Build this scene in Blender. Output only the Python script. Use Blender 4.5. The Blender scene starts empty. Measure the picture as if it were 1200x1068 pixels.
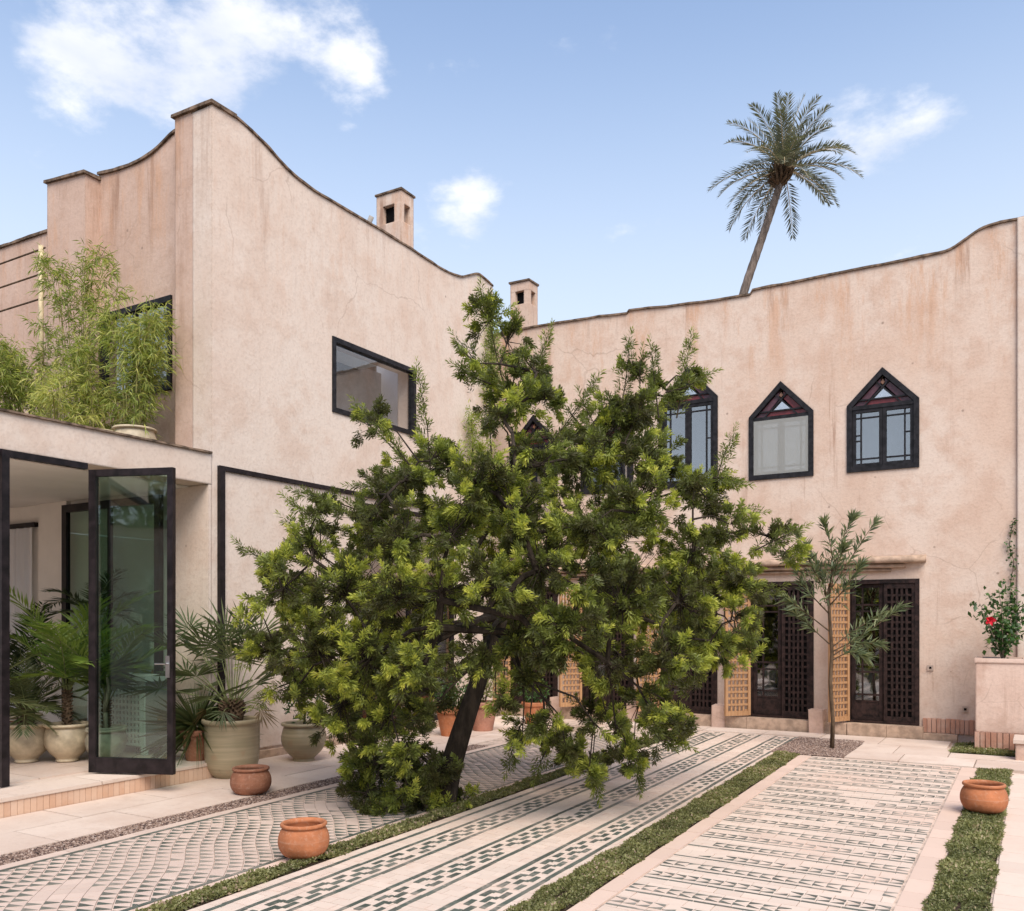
import bpy, bmesh, math, random
import numpy as np
from mathutils import Vector, Matrix, noise
from mathutils.geometry import tessellate_polygon
R = math.radians
rng = np.random.default_rng(7); random.seed(7)
scn = bpy.context.scene
col = scn.collection

# ------------------------------------------------------------------ camera, sky, sun, exposure
CAMZ = 1.75; FPX = 1031.0; YAW = math.atan(612 / 1031.0)
cd = bpy.data.cameras.new('camera'); cam = bpy.data.objects.new('camera', cd); col.objects.link(cam)
cam.location = (0, 0, CAMZ); cam.rotation_euler = (R(90), 0, YAW)
cd.sensor_width = 36; cd.lens = FPX / 1200 * 36; cd.shift_y = (728 - 534) / 1200; cd.clip_end = 3000; cd.clip_start = 0.05
scn.camera = cam

SUN_EL, SUN_AZ = 50, 135          # azimuth of the sun, clockwise from +Y (towards +X)
sd = Vector((math.sin(R(SUN_AZ)) * math.cos(R(SUN_EL)), math.cos(R(SUN_AZ)) * math.cos(R(SUN_EL)), math.sin(R(SUN_EL))))
ld = bpy.data.lights.new('sun', 'SUN'); ld.energy = 2.3; ld.angle = R(42); ld.color = (1.0, .90, .78)
sun = bpy.data.objects.new('sun', ld); col.objects.link(sun); sun.location = (0, 0, 30)
sun.rotation_euler = sd.to_track_quat('Z', 'Y').to_euler()

world = bpy.data.worlds.new('World'); scn.world = world; world.use_nodes = True
wn = world.node_tree; wn.nodes.clear()
def wnode(t, **k):
    n = wn.nodes.new(t)
    for a, b in k.items(): setattr(n, a, b)
    return n
sky = wnode('ShaderNodeTexSky', sky_type='NISHITA', sun_disc=False, sun_elevation=R(SUN_EL), sun_rotation=R(SUN_AZ))
sky.air_density = 1.1; sky.dust_density = .6; sky.ozone_density = 3.0; sky.altitude = 400
bg = wnode('ShaderNodeBackground'); bg.inputs[1].default_value = 0.122
tc = wnode('ShaderNodeTexCoord')
def camdir(px, py):
    c, s = math.cos(YAW), math.sin(YAW); a = (px - 600) / FPX
    return Vector((-s + c * a, c + s * a, (728 - py) / FPX)).normalized()
# clouds: scattered noise cumulus, thicker round a few cloud centres
mp = wnode('ShaderNodeMapping'); mp.inputs['Scale'].default_value = (1, 1, 1.9); wn.links.new(tc.outputs['Generated'], mp.inputs[0])
n1 = wnode('ShaderNodeTexNoise'); n1.inputs['Scale'].default_value = 8.5; n1.inputs['Detail'].default_value = 12; n1.inputs['Roughness'].default_value = .60
wn.links.new(mp.outputs[0], n1.inputs['Vector'])
def math_(op, a, b=None, c=None, clamp=False):
    n = wnode('ShaderNodeMath', operation=op, use_clamp=clamp)
    for i, v in enumerate((a, b, c)):
        if v is None: continue
        if isinstance(v, (int, float)): n.inputs[i].default_value = v
        else: wn.links.new(v, n.inputs[i])
    return n.outputs[0]
bump_sum = None
for (px, py, rad, amp) in ((200, 42, .098, .35), (300, 40, .06, .17), (85, 66, .05, .18), (405, 18, .045, .24), (560, 215, .05, .14), (430, 75, .03, .16), (410, 120, .025, .15), (1050, 175, .10, .095), (545, 215, .06, .11)):
    d = wnode('ShaderNodeVectorMath', operation='DISTANCE'); wn.links.new(tc.outputs['Generated'], d.inputs[0]); d.inputs[1].default_value = camdir(px, py)
    q = math_('DIVIDE', d.outputs['Value'], rad)
    g = math_('MULTIPLY', math_('POWER', 2.718, math_('MULTIPLY', math_('MULTIPLY', q, q), -1.0)), amp)
    bump_sum = g if bump_sum is None else math_('ADD', bump_sum, g)
cl = math_('ADD', math_('MULTIPLY_ADD', n1.outputs[0], 1.35, -.33), math_('MULTIPLY', bump_sum, 1.15))
ramp = wnode('ShaderNodeMapRange', interpolation_type='SMOOTHSTEP'); ramp.inputs[1].default_value = .51; ramp.inputs[2].default_value = .86; ramp.inputs[3].default_value = 0; ramp.inputs[4].default_value = .92
wn.links.new(cl, ramp.inputs[0])
mpb = wnode('ShaderNodeMapping'); mpb.inputs['Scale'].default_value = (1, 1, 2.2); mpb.inputs['Location'].default_value = (3, 1, .12); wn.links.new(tc.outputs['Generated'], mpb.inputs[0])
n2 = wnode('ShaderNodeTexNoise'); n2.inputs['Scale'].default_value = 7; n2.inputs['Detail'].default_value = 5; wn.links.new(mpb.outputs[0], n2.inputs['Vector'])
cr = wnode('ShaderNodeValToRGB'); cr.color_ramp.elements[0].position = .32; cr.color_ramp.elements[0].color = (3.5, 3.7, 4.25, 1); cr.color_ramp.elements[1].position = .62; cr.color_ramp.elements[1].color = (5.0, 4.95, 5.0, 1)
wn.links.new(n2.outputs[0], cr.inputs[0])
# thin high veil lightens the blue a little everywhere
veil = wnode('ShaderNodeMixRGB'); veil.inputs[2].default_value = (3.35, 3.75, 4.3, 1); wn.links.new(sky.outputs[0], veil.inputs[1])
sepz = wnode('ShaderNodeSeparateXYZ'); wn.links.new(tc.outputs['Generated'], sepz.inputs[0])
vr_ = wnode('ShaderNodeMapRange', interpolation_type='SMOOTHSTEP'); vr_.inputs[1].default_value = .20; vr_.inputs[2].default_value = .64; vr_.inputs[3].default_value = .92; vr_.inputs[4].default_value = .14
wn.links.new(sepz.outputs['Z'], vr_.inputs[0]); wn.links.new(vr_.outputs[0], veil.inputs[0])
mixc = wnode('ShaderNodeMixRGB'); wn.links.new(ramp.outputs[0], mixc.inputs[0]); wn.links.new(veil.outputs[0], mixc.inputs[1]); wn.links.new(cr.outputs[0], mixc.inputs[2])
wn.links.new(mixc.outputs[0], bg.inputs[0])
wo = wnode('ShaderNodeOutputWorld'); wn.links.new(bg.outputs[0], wo.inputs[0])

vs = scn.view_settings; vs.view_transform = 'Standard'; vs.look = 'None'; vs.gamma = 1; vs.use_curve_mapping = False; vs.exposure = 1.02
scn.render.engine = 'CYCLES'; scn.render.resolution_x = 1024; scn.render.resolution_y = 911
scn.cycles.max_bounces = 8; scn.cycles.transparent_max_bounces = 24

# ------------------------------------------------------------------ measuring helpers (pixel of the photo -> place in the courtyard)
FX = np.array([-math.sin(YAW), math.cos(YAW)]); RX = np.array([math.cos(YAW), math.sin(YAW)])
def at(px, py, d):
    p = FX * d + RX * ((px - 600) / FPX * d)
    return Vector((p[0], p[1], CAMZ + (728 - py) * d / FPX))

# ------------------------------------------------------------------ materials
MATS = {}
class NT:
    def __init__(s, name):
        s.m = bpy.data.materials.new(name); s.m.use_nodes = True; s.t = s.m.node_tree; s.t.nodes.clear()
        s.out = s.n('ShaderNodeOutputMaterial'); MATS[name] = s.m
    def n(s, t, **k):
        x = s.t.nodes.new(t)
        for a, b in k.items(): setattr(x, a, b)
        return x
    def l(s, a, b): s.t.links.new(a, b)
    def setv(s, sock, v):
        if hasattr(v, 'links') or isinstance(v, bpy.types.NodeSocket): s.l(v, sock)
        else: sock.default_value = v
    def noise(s, scale, vec=None, detail=4, rough=.55, stretch=None, dist=0):
        x = s.n('ShaderNodeTexNoise'); x.inputs['Scale'].default_value = scale; x.inputs['Detail'].default_value = detail; x.inputs['Roughness'].default_value = rough; x.inputs['Distortion'].default_value = dist
        v = vec if vec is not None else s.pos()
        if stretch:
            m = s.n('ShaderNodeMapping'); m.inputs['Scale'].default_value = stretch; s.l(v, m.inputs[0]); v = m.outputs[0]
        s.l(v, x.inputs['Vector']); return x.outputs[0]
    def pos(s):
        if not hasattr(s, '_p'): s._p = s.n('ShaderNodeNewGeometry').outputs['Position']
        return s._p
    def obj(s): return s.n('ShaderNodeTexCoord').outputs['Object']
    def rng(s, v, a, b, c=0., d=1.):
        x = s.n('ShaderNodeMapRange', interpolation_type='SMOOTHSTEP'); s.l(v, x.inputs[0])
        for i, k in enumerate((a, b, c, d)): x.inputs[i + 1].default_value = k
        return x.outputs[0]
    def mix(s, f, a, b, mode='MIX'):
        x = s.n('ShaderNodeMixRGB', blend_type=mode)
        for i, v in enumerate((f, a, b)):
            if isinstance(v, tuple): v = (*v, 1) if len(v) == 3 else v
            s.setv(x.inputs[i], v)
        return x.outputs[0]
    def math(s, op, a, b=0., clamp=False):
        x = s.n('ShaderNodeMath', operation=op, use_clamp=clamp); s.setv(x.inputs[0], a); s.setv(x.inputs[1], b); return x.outputs[0]
    def attr(s, name): return s.n('ShaderNodeAttribute', attribute_name=name).outputs['Fac']
    def rand(s): return s.n('ShaderNodeObjectInfo').outputs['Random']
    def bump(s, h, strength=.3, dist=.01, normal=None):
        x = s.n('ShaderNodeBump'); x.inputs['Strength'].default_value = strength; x.inputs['Distance'].default_value = dist; s.l(h, x.inputs['Height'])
        if normal is not None: s.l(normal, x.inputs['Normal'])
        return x.outputs[0]
    def pbsdf(s, colr, rough=.8, normal=None, spec=.3, metal=0., link=True):
        b = s.n('ShaderNodeBsdfPrincipled')
        s.setv(b.inputs['Base Color'], (*colr, 1) if isinstance(colr, tuple) and len(colr) == 3 else colr)
        s.setv(b.inputs['Roughness'], rough); b.inputs['Specular IOR Level'].default_value = spec; b.inputs['Metallic'].default_value = metal
        if normal is not None: s.l(normal, b.inputs['Normal'])
        if link: s.l(b.outputs[0], s.out.inputs[0])
        return b.outputs[0]

def plaster(name, c1, c2, c3, streak=.45, streak_col=(.33, .2, .14), grime=.35):
    t = NT(name)
    big = t.noise(.55, detail=5, rough=.6); mid = t.noise(2.3, detail=6, rough=.65); fine = t.noise(26, detail=4)
    c = t.mix(t.rng(big, .35, .65), c1, c2)
    c = t.mix(t.math('MULTIPLY', t.rng(mid, .44, .66), .85), c, c3)
    blot = t.noise(1.15, detail=7, rough=.7, stretch=(1, 1, .7))
    c = t.mix(t.math('MULTIPLY', t.rng(blot, .54, .74), .5), c, (c1[0] * 1.1, c1[1] * 1.13, c1[2] * 1.16))
    # rain streaks
    st = t.noise(5.5, detail=5, rough=.7, stretch=(1, 1, .055)); ms = t.noise(.9, detail=3)
    f = t.math('MULTIPLY', t.math('MULTIPLY', t.rng(st, .55, .75), t.rng(ms, .42, .62)), streak)
    c = t.mix(f, c, streak_col)
    # rain wash that starts below the coping and dies out further down, and rising damp at the foot (both measured in height)
    z = t.n('ShaderNodeSeparateXYZ'); t.l(t.pos(), z.inputs[0])
    st2 = t.noise(4.2, detail=6, rough=.75, stretch=(1, 1, .09))
    topz = t.rng(z.outputs['Z'], 5.9, 7.7)
    st3 = t.noise(2.6, detail=7, rough=.8, stretch=(1, 1, .16))
    c = t.mix(t.math('MULTIPLY', t.math('MULTIPLY', t.rng(st3, .48, .66), t.rng(z.outputs['Z'], 4.6, 7.4)), streak * .9, True), c, (.56, .33, .21))
    c = t.mix(t.math('MULTIPLY', t.math('MULTIPLY', t.rng(st2, .50, .72), topz), streak * 1.3, True), c, streak_col)
    ck = t.n('ShaderNodeTexVoronoi', feature='DISTANCE_TO_EDGE'); ck.inputs['Scale'].default_value = .55
    wv_ = t.n('ShaderNodeVectorMath', operation='ADD'); t.l(t.pos(), wv_.inputs[0]); nz = t.n('ShaderNodeTexNoise'); nz.inputs['Scale'].default_value = 2.2; nz.inputs['Detail'].default_value = 6; t.l(t.pos(), nz.inputs['Vector']); sc_ = t.n('ShaderNodeVectorMath', operation='SCALE'); sc_.inputs['Scale'].default_value = .35; t.l(nz.outputs['Color'], sc_.inputs[0]); t.l(sc_.outputs[0], wv_.inputs[1]); t.l(wv_.outputs[0], ck.inputs['Vector'])
    crack = t.math('MULTIPLY', t.rng(ck.outputs['Distance'], .006, .001), t.rng(t.noise(.8, detail=2), .5, .62))
    c = t.mix(t.math('MULTIPLY', crack, .28), c, (.22, .14, .10))
    low = t.math('MULTIPLY', t.rng(z.outputs['Z'], 1.3, .1), t.rng(t.noise(1.7, detail=6, rough=.7), .36, .66))
    c = t.mix(t.math('MULTIPLY', low, grime), c, (.30, .20, .15))
    # pits and spots
    vo = t.n('ShaderNodeTexVoronoi'); vo.inputs['Scale'].default_value = 1.9; vo.inputs['Randomness'].default_value = 1; t.l(t.pos(), vo.inputs['Vector'])
    spot = t.rng(vo.outputs['Distance'], .05, .02)
    c = t.mix(t.math('MULTIPLY', spot, .6), c, (.2, .14, .11))
    c = t.mix(t.math('MULTIPLY', t.rng(fine, .45, .7), .16), c, (.28, .19, .14))
    cvx = t.noise(90, detail=3, rough=.6)
    h = t.math('ADD', t.math('MULTIPLY', mid, 1.0), t.math('ADD', t.math('MULTIPLY', fine, .28), t.math('MULTIPLY', cvx, .09)))
    bev = t.n('ShaderNodeBevel', samples=3); bev.inputs['Radius'].default_value = .03
    t.pbsdf(c, .92, t.bump(h, .34, .03, bev.outputs[0]), .15)
    return t.m
plaster('plaster_pink', (.66, .54, .455), (.61, .455, .36), (.565, .405, .315), streak=.9)
plaster('plaster_pale', (.665, .567, .488), (.64, .52, .435), (.595, .465, .38), streak=.34, grime=.3)
plaster('plaster_end_shaded', (.58, .425, .345), (.525, .37, .29), (.47, .32, .245), streak=.75)  # darker copy of the house plaster, the end wall's shade put into its colour
plaster('plaster_planter', (.66, .50, .415), (.62, .43, .34), (.55, .38, .30), streak=.4, grime=.5)

def simple(name, c, rough=.6, spec=.3, var=.12, scale=6., bump=.0, metal=0., coord='pos', bscale=40):
    t = NT(name); v = t.pos() if coord == 'pos' else t.obj()
    n = t.noise(scale, v, detail=5, rough=.6)
    dark = tuple(x * (1 - 2 * var) for x in c); lite = tuple(min(1, x * (1 + var * 1.6)) for x in c)
    cc = t.mix(t.rng(n, .3, .7), dark, lite)
    nm = t.bump(t.noise(bscale, v, detail=4), bump, .006) if bump else None
    t.pbsdf(cc, rough, nm, spec, metal); return t.m
simple('black_metal', (.014, .010, .011), .42, .25, .3, 9, .12)
simple('window_black', (.015, .014, .016), .5, .22, .3, 12, .15)
simple('dark_wood', (.026, .014, .012), .55, .25, .35, 14, .25)
simple('white_paint', (.86, .85, .82), .7, .3, .04, 2)
simple('interior_white', (.74, .69, .62), .8, .2, .04, 1.2)
simple('ceiling_white', (.78, .74, .69), .85, .2, .03, 1)
simple('grey_wall', (.30, .285, .27), .85, .2, .1, 3, .2)
simple('unlit_room', (.03, .027, .025), .9, .1, .2, 2)  # near-black colour stands in for the darkness of an unlit room
simple('coping', (.15, .105, .075), .9, .15, .35, 9, .6)
simple('lintel', (.42, .30, .22), .9, .15, .14, 9, .6)
simple('soil', (.055, .038, .026), .95, .1, .3, 20, .8)
simple('mortar', (.50, .395, .325), .95, .1, .18, 9, .4)
simple('earth', (.33, .25, .19), .95, .1, .2, 3, .5)
simple('cream_pot', (.50, .41, .28), .45, .4, .16, 5, .1, coord='obj')
simple('grey_pot', (.30, .27, .20), .5, .4, .2, 5, .1, coord='obj')
simple('wicker', (.26, .15, .075), .7, .3, .3, 50, .5)
simple('leather', (.30, .095, .035), .5, .4, .25, 8, .15)
simple('outlet', (.45, .35, .29), .6, .3, .1, 8)
simple('lattice_white', (.6, .62, .58), .6, .3, .05, 6)
simple('steel', (.5, .5, .5), .3, .5, .1, 8, metal=1.)
simple('flower_red', (.55, .015, .03), .5, .3, .2, 60)
simple('stalk_green', (.16, .18, .07), .55, .3, .25, 10)
simple('cane', (.52, .42, .26), .6, .3, .2, 10)
simple('bamboo_cane', (.30, .27, .10), .5, .3, .25, 10)
simple('near_black', (.004, .003, .003), .7, .1, .2, 10)  # near-black, paints the dark of lattice holes and chimney openings; also socket covers

def terracotta(name, c):
    t = NT(name); v = t.obj(); n = t.noise(4, v, detail=6, rough=.65); f = t.noise(38, v, detail=4)
    cc = t.mix(t.rng(n, .32, .68), tuple(x * .74 for x in c), tuple(min(1, x * 1.18) for x in c))
    cc = t.mix(t.math('MULTIPLY', t.rng(f, .5, .75), .25), cc, (.55, .38, .28))
    # lime bloom in bands
    b = t.noise(3, v, detail=5, stretch=(.25, .25, 9)); cc = t.mix(t.math('MULTIPLY', t.rng(b, .52, .75), .30), cc, (.60, .42, .31))
    cc = t.mix(t.math('MULTIPLY', t.rng(t.noise(7, v, detail=6), .58, .75), .4), cc, tuple(x * .5 for x in c))
    t.pbsdf(cc, .78, t.bump(t.math('ADD', t.math('MULTIPLY', b, 1.5), f), .35, .006), .25); return t.m
terracotta('terracotta', (.42, .155, .068)); terracotta('terracotta_dark', (.27, .115, .066)); terracotta('terracotta_rose', (.40, .19, .13))
def glazed():
    t = NT('glazed_pot'); v = t.obj()
    b = t.noise(5, v, detail=5, stretch=(.3, .3, 7)); n = t.noise(6, v, detail=6)
    cc = t.mix(t.rng(b, .3, .7), (.27, .225, .14), (.36, .29, .19)); cc = t.mix(t.math('MULTIPLY', t.rng(n, .55, .7), .5), cc, (.32, .20, .12))
    wv = t.n('ShaderNodeTexWave', bands_direction='Z'); wv.inputs['Scale'].default_value = 6; wv.inputs['Distortion'].default_value = 1.5; t.l(v, wv.inputs[0])
    t.pbsdf(cc, .42, t.bump(t.math('ADD', wv.outputs[1], n), .10, .006), .4)
glazed()

def glass(name, tint, refl, rough=.02, base=(1, 1, 1)):
    t = NT(name); tr = t.n('ShaderNodeBsdfTransparent'); tr.inputs[0].default_value = (*tint, 1)
    gl = t.n('ShaderNodeBsdfGlossy'); gl.inputs['Roughness'].default_value = rough; gl.inputs[0].default_value = (*base, 1)
    lw = t.n('ShaderNodeLayerWeight'); fr = t.math('ADD', t.math('MULTIPLY', t.math('POWER', lw.outputs['Facing'], 4.0), .8), .03)
    wob = t.bump(t.noise(1.6, detail=2), .06, .03); t.l(wob, gl.inputs['Normal'])
    m = t.n('ShaderNodeMixShader'); t.l(t.math('ADD', fr, refl, True), m.inputs[0]); t.l(tr.outputs[0], m.inputs[1]); t.l(gl.outputs[0], m.inputs[2])
    t.l(m.outputs[0], t.out.inputs[0])
glass('door_glass', (.68, .80, .74), .05)
glass('window_glass', (.72, .74, .76), .20)
glass('box_window_glass', (.96, .97, .98), .03)
def stained(name, c):
    t = NT(name); n = t.noise(30, detail=3); t.pbsdf(t.mix(t.rng(n, .3, .7), tuple(x * .7 for x in c), c), .22, None, .35)
stained('glass_red', (.20, .035, .04)); stained('glass_purple', (.11, .045, .06)); stained('glass_amber', (.34, .17, .10)); glass('glass_clear', (.8, .8, .85), .4)
def fabric(name, c, tl=.35, op=1.0):
    t = NT(name); d = t.n('ShaderNodeBsdfDiffuse'); d.inputs[0].default_value = (*c, 1)
    u = t.n('ShaderNodeBsdfTranslucent'); u.inputs[0].default_value = (*c, 1)
    m = t.n('ShaderNodeMixShader'); m.inputs[0].default_value = tl; t.l(d.outputs[0], m.inputs[1]); t.l(u.outputs[0], m.inputs[2])
    o = m.outputs[0]
    if op < 1:
        tr = t.n('ShaderNodeBsdfTransparent'); m2 = t.n('ShaderNodeMixShader'); m2.inputs[0].default_value = op; t.l(tr.outputs[0], m2.inputs[1]); t.l(o, m2.inputs[2]); o = m2.outputs[0]
    t.l(o, t.out.inputs[0])
fabric('curtain', (.84, .84, .85)); fabric('fly_screen', (.62, .63, .60), .25, .36); fabric('green_curtain', (.42, .50, .46))

def wood():
    t = NT('light_wood'); v = t.obj(); g = t.noise(3.5, v, detail=6, stretch=(9, 9, .6)); n = t.noise(2, v)
    c = t.mix(t.rng(g, .3, .7), (.32, .165, .075), (.47, .27, .14)); c = t.mix(t.math('MULTIPLY', t.rng(n, .45, .7), .3), c, (.28, .13, .06))
    t.pbsdf(c, .5, t.bump(g, .2, .003), .35)
wood()

def tile(name, c, worn, wear=.5, va=(.72, 1.2)):
    t = NT(name); n = t.noise(7, detail=6, rough=.7); n2 = t.noise(.8, detail=4)
    r = t.math('ADD', t.rand(), t.attr('tint'))
    cc = t.mix(t.math('FRACT', t.math('MULTIPLY', r, 7.31)), tuple(x * va[0] for x in c), tuple(min(1, x * va[1]) for x in c))
    f = t.math('MULTIPLY', t.math('ADD', t.rng(n, .48, .72), t.rng(n2, .44, .68)), wear, True)
    cc = t.mix(f, cc, worn)
    t.pbsdf(cc, .5, t.bump(t.noise(24, detail=5), .25, .004), .3)
tile('tile_green', (.082, .100, .082), (.44, .365, .305), .56)
tile('tile_slate', (.105, .115, .098), (.47, .395, .335), .58)
tile('tile_cream', (.68, .55, .455), (.64, .45, .355), .45, (.93, 1.05))
tile('tile_pink', (.67, .50, .405), (.62, .46, .37), .4, (.93, 1.05))
tile('tile_rose', (.62, .485, .405), (.55, .42, .35), .45, (.92, 1.06))
def stone():
    t = NT('paving_stone'); n = t.noise(1.3, detail=7, rough=.65); f = t.noise(30, detail=5, rough=.7); b = t.noise(4.5, detail=6, rough=.75)
    c = t.mix(t.rand(), (.56, .445, .37), (.66, .545, .46)); c = t.mix(t.math('MULTIPLY', t.rng(n, .4, .68), .6), c, (.50, .37, .295))
    c = t.mix(t.math('MULTIPLY', t.rng(b, .55, .75), .5), c, (.36, .27, .21)); c = t.mix(t.math('MULTIPLY', t.rng(f, .5, .75), .2), c, (.3, .23, .18))
    bev = t.n('ShaderNodeBevel', samples=3); bev.inputs['Radius'].default_value = .012
    t.pbsdf(c, .8, t.bump(t.math('ADD', f, t.math('MULTIPLY', b, 1.4)), .4, .008, bev.outputs[0]), .25)
stone()
def brick():
    t = NT('brick'); f = t.noise(30, detail=5); n = t.noise(5, detail=5)
    r = t.math('ADD', t.rand(), t.attr('tint'))
    c = t.mix(t.math('FRACT', t.math('MULTIPLY', r, 5.3)), (.40, .195, .13), (.56, .34, .25)); c = t.mix(t.math('MULTIPLY', t.rng(n, .45, .7), .5), c, (.56, .42, .34))
    t.pbsdf(c, .88, t.bump(f, .5, .008), .2)
brick()
def stepbrick():
    t = NT('step_tile'); f = t.noise(30, detail=5); n = t.noise(3, detail=6)
    r = t.math('ADD', t.rand(), t.attr('tint'))
    c = t.mix(t.math('FRACT', t.math('MULTIPLY', r, 5.3)), (.54, .33, .22), (.63, .44, .32)); c = t.mix(t.math('MULTIPLY', t.rng(n, .45, .7), .5), c, (.60, .44, .34))
    t.pbsdf(c, .85, t.bump(f, .5, .006), .2)
stepbrick()
def pebble():
    t = NT('pebble'); r = t.attr('tint')
    rp = t.n('ShaderNodeValToRGB'); e = rp.color_ramp.elements; e[0].position = 0; e[0].color = (.05, .034, .032, 1); e[1].position = 1; e[1].color = (.42, .33, .28, 1)
    for p, c in ((.35, (.15, .092, .07)), (.6, (.24, .165, .125)), (.8, (.31, .22, .175))):
        x = e.new(p); x.color = (*c, 1)
    t.l(r, rp.inputs[0]); t.pbsdf(rp.outputs[0], .75, None, .3)
pebble()
def leafmat(name, stops, trans=.35, rough=.45, spec=.35):
    t = NT(name); a = t.attr('tint')
    rp = t.n('ShaderNodeValToRGB'); e = rp.color_ramp.elements; e[0].position = stops[0][0]; e[0].color = (*stops[0][1], 1); e[1].position = stops[-1][0]; e[1].color = (*stops[-1][1], 1)
    for p, c in stops[1:-1]:
        x = e.new(p); x.color = (*c, 1)
    t.l(a, rp.inputs[0])
    b = t.pbsdf(rp.outputs[0], rough, None, spec, link=False)
    u = t.n('ShaderNodeBsdfTranslucent'); t.l(t.mix(1.0, rp.outputs[0], (1.0, 1.05, .55), 'MULTIPLY'), u.inputs[0])
    m = t.n('ShaderNodeMixShader'); m.inputs[0].default_value = trans; t.l(b, m.inputs[1]); t.l(u.outputs[0], m.inputs[2]); t.l(m.outputs[0], t.out.inputs[0])
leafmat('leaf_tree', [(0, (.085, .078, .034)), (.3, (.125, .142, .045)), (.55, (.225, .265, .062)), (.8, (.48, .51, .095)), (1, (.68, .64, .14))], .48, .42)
leafmat('leaf_bamboo', [(0, (.10, .14, .035)), (.5, (.26, .33, .075)), (1, (.58, .56, .17))], .48)
leafmat('leaf_palm', [(0, (.022, .040, .016)), (.5, (.055, .095, .028)), (1, (.17, .22, .05))], .3)
leafmat('leaf_fan', [(0, (.035, .050, .020)), (.5, (.085, .11, .04)), (1, (.20, .21, .10))], .25)
leafmat('leaf_date', [(0, (.06, .072, .058)), (.5, (.14, .155, .115)), (1, (.30, .27, .15))], .25)
leafmat('leaf_kentia', [(0, (.04, .075, .018)), (.5, (.11, .19, .035)), (1, (.30, .38, .09))], .4)
leafmat('leaf_oleander', [(0, (.05, .068, .038)), (.5, (.115, .15, .075)), (1, (.30, .32, .16))], .3)
leafmat('leaf_hibiscus', [(0, (.022, .05, .016)), (.6, (.05, .11, .03)), (1, (.12, .20, .05))], .3, .32)
leafmat('ground_cover', [(0, (.11, .115, .045)), (.4, (.24, .24, .095)), (.75, (.36, .34, .15)), (1, (.46, .33, .25))], .38)
leafmat('lawn', [(0, (.11, .12, .045)), (.5, (.24, .245, .095)), (.85, (.36, .345, .15)), (1, (.44, .34, .22))], .3)
leafmat('leaf_dry', [(0, (.14, .09, .04)), (1, (.34, .25, .13))], .2)
def bark(name, c, sc=14):
    t = NT(name); v = t.obj(); n = t.noise(sc, v, detail=6, rough=.7, stretch=(1, 1, .25))
    t.pbsdf(t.mix(t.rng(n, .35, .7), tuple(x * .5 for x in c), tuple(x * 1.3 for x in c)), .92, t.bump(n, .9, .02), .15)
bark('bark', (.045, .034, .025)); bark('bark_pale', (.30, .25, .19)); bark('bark_palm', (.19, .15, .125), 9); bark('bark_rib', (.12, .08, .05), 20)
def water():
    t = NT('water'); t.pbsdf((.03, .04, .04), .03, t.bump(t.noise(9, detail=2), .15, .01), .6)
water()

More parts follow.
